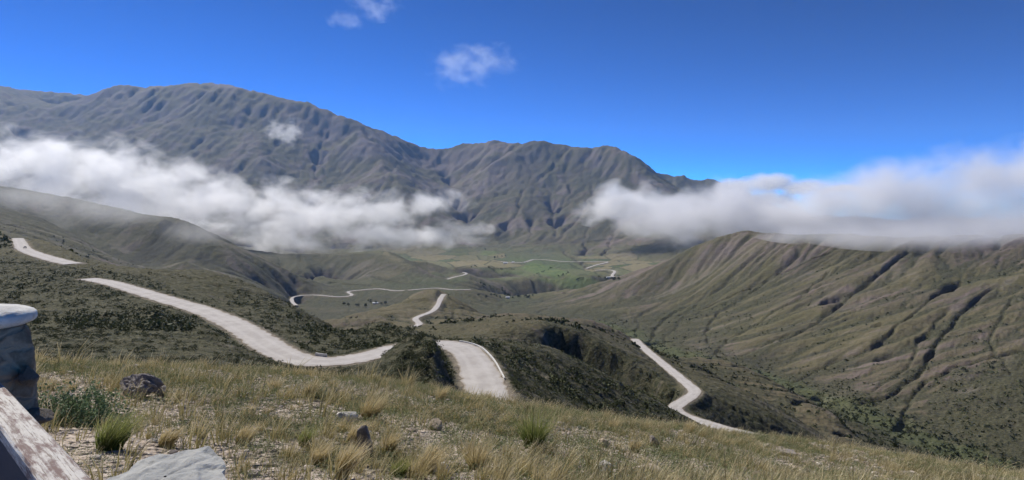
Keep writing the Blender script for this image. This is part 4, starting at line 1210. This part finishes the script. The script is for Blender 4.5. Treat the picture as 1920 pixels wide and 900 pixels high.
# ------------------------------------------------------------------ farm buildings in the valley
M_WALL = simple_mat('pale_wall', (.62, .58, .52), .9, 0, .2); M_ROOF = simple_mat('tin_roof', (.60, .62, .64), .6, 0, .3); M_DOOR = simple_mat('dark_opening', (.04, .04, .04), .8)
def house(px, py, L, Wd, h, rot, label, cat='farm building'):
    u, l = raycast(px, py, ymin=1200); Yd = math.exp(l)
    e = bpy.data.objects.new('farm_building', None); col.objects.link(e); e.location = (u * Yd, Yd, (HOR - py) / F * Yd); e.rotation_euler = (0, 0, rot)
    tag(e, label, cat)
    V = [(x, y, z) for z in (-3, h) for x, y in ((-L / 2, -Wd / 2), (L / 2, -Wd / 2), (L / 2, Wd / 2), (-L / 2, Wd / 2))] + [(-L / 2, 0, h + Wd * .25), (L / 2, 0, h + Wd * .25)]
    link_mesh('wall', V, [(0, 1, 5, 4), (1, 2, 6, 9, 5), (2, 3, 7, 6), (3, 0, 4, 8, 7)], M_WALL, e)
    o = .6; r = h + Wd * .25 + .15
    V = [(-L / 2 - o, -Wd / 2 - o, h - .2), (L / 2 + o, -Wd / 2 - o, h - .2), (L / 2 + o, 0, r), (-L / 2 - o, 0, r), (L / 2 + o, Wd / 2 + o, h - .2), (-L / 2 - o, Wd / 2 + o, h - .2)]
    V += [(a, b, c + .2) for a, b, c in V]
    link_mesh('roof', V, [(0, 3, 2, 1), (3, 5, 4, 2), (6, 7, 8, 9), (9, 8, 10, 11), (0, 1, 7, 6), (5, 11, 10, 4), (0, 6, 9, 11, 5, 3), (1, 2, 4, 10, 8, 7)], M_ROOF, e)
    for k in (-.28, .05, .3):
        x = k * L
        link_mesh('door' if k == .05 else 'window', [(x - .7, -Wd / 2 - .05, .2 if k == .05 else 1), (x + .7, -Wd / 2 - .05, .2 if k == .05 else 1), (x + .7, -Wd / 2 - .05, 2.3), (x - .7, -Wd / 2 - .05, 2.3)], [(0, 1, 2, 3)], M_DOOR, e)
house(948, 494, 26, 10, 4, .15, 'long white roofed farm building by the far valley road')
house(962, 492, 14, 9, 3.5, .5, 'smaller pale building right of the long farm building')
house(983, 493, 11, 8, 3.5, -.2, 'pale hut beside the bend of the far valley road')
house(1141, 521, 20, 9, 3.5, .1, 'low grey roofed building below the last bend of the valley road')
house(704, 570, 16, 8, 3.5, .05, 'lone pale house on the river flat below the winding road')
house(952, 559, 14, 8, 3.5, .2, 'pale house among trees near the river bank')

# ------------------------------------------------------------------ valley trees
def tree_proto(seed):
    e = bpy.data.objects.new('tree', None); col.objects.link(e)
    V, Q, T, P = leaves(150, 3.4, 4.2, .85, seed, 3)
    cr = link_mesh('crown', V + (0, 0, 2.4), quads=Q, mat=M_SHRUB, parent=e); attr(cr, 'tint', T * .6); attr(cr, 'tip', P)
    n = 8; rr = [(.35, -1), (.28, 1.5), (.16, 4.2)]
    V = [(r * math.cos(a * 2 * math.pi / n), r * math.sin(a * 2 * math.pi / n), z) for r, z in rr for a in range(n)]
    link_mesh('trunk', V, [(j * n + k, j * n + (k + 1) % n, (j + 1) * n + (k + 1) % n, (j + 1) * n + k) for j in range(2) for k in range(n)], BK, e)
    return e
BK = simple_mat('bark', (.10, .08, .06), .9)
protos = [tree_proto(900), tree_proto(901), tree_proto(902)]
TREES = []
rgt = np.random.default_rng(5)
def row(x0, y0, x1, y1, n, jx=4, jy=1.2):
    for k in range(n):
        t = k / max(n - 1, 1); TREES.append((x0 + (x1 - x0) * t + rgt.uniform(-jx, jx), y0 + (y1 - y0) * t + rgt.uniform(-jy, jy)))
row(925, 484, 945, 480, 8); row(1002, 517, 1035, 503, 9, 2, .6); row(1048, 519, 1066, 513, 5, 2, .6); row(1080, 526, 1094, 521, 6, 2); row(900, 534, 950, 548, 16, 8, 3); row(905, 556, 1000, 558, 22, 8, 3)
row(1125, 520, 1160, 524, 10, 6, 2); row(690, 566, 720, 571, 7, 6, 2); row(905, 466, 912, 468, 4, 3, 1); row(880, 500, 960, 507, 12, 8, 2); row(650, 572, 690, 576, 5, 8, 1)
used = [False] * 3
for k, (a, b) in enumerate(TREES):
    u, l = raycast(a, b, ymin=1200); Yd = math.exp(l)
    p = k % 3; src = protos[p]
    if not used[p]: r_ = src; used[p] = True
    else:
        r_ = src.copy(); col.objects.link(r_)
        for ch in list(src.children):
            c_ = ch.copy(); col.objects.link(c_); c_.parent = r_
    r_.location = (u * Yd, Yd, (HOR - b) / F * Yd); r_.rotation_euler = (0, 0, rgt.uniform(0, 6)); s_ = rgt.uniform(.7, 1.5); r_.scale = (s_, s_, s_ * rgt.uniform(.8, 1.2))
    tag(r_, 'small dark round tree among the fields on the valley floor', 'tree', 'trees scattered over the valley floor')

# terrace under the photographer
t_ = link_mesh('terrace', [(-60, -30, -1.63), (60, -30, -1.63), (60, 1.752, -1.63), (-60, 1.752, -1.63)], [(0, 1, 2, 3)], TM)
t_['kind'] = 'structure'
attr(t_, 'earth', [1, 1, 1, 1])
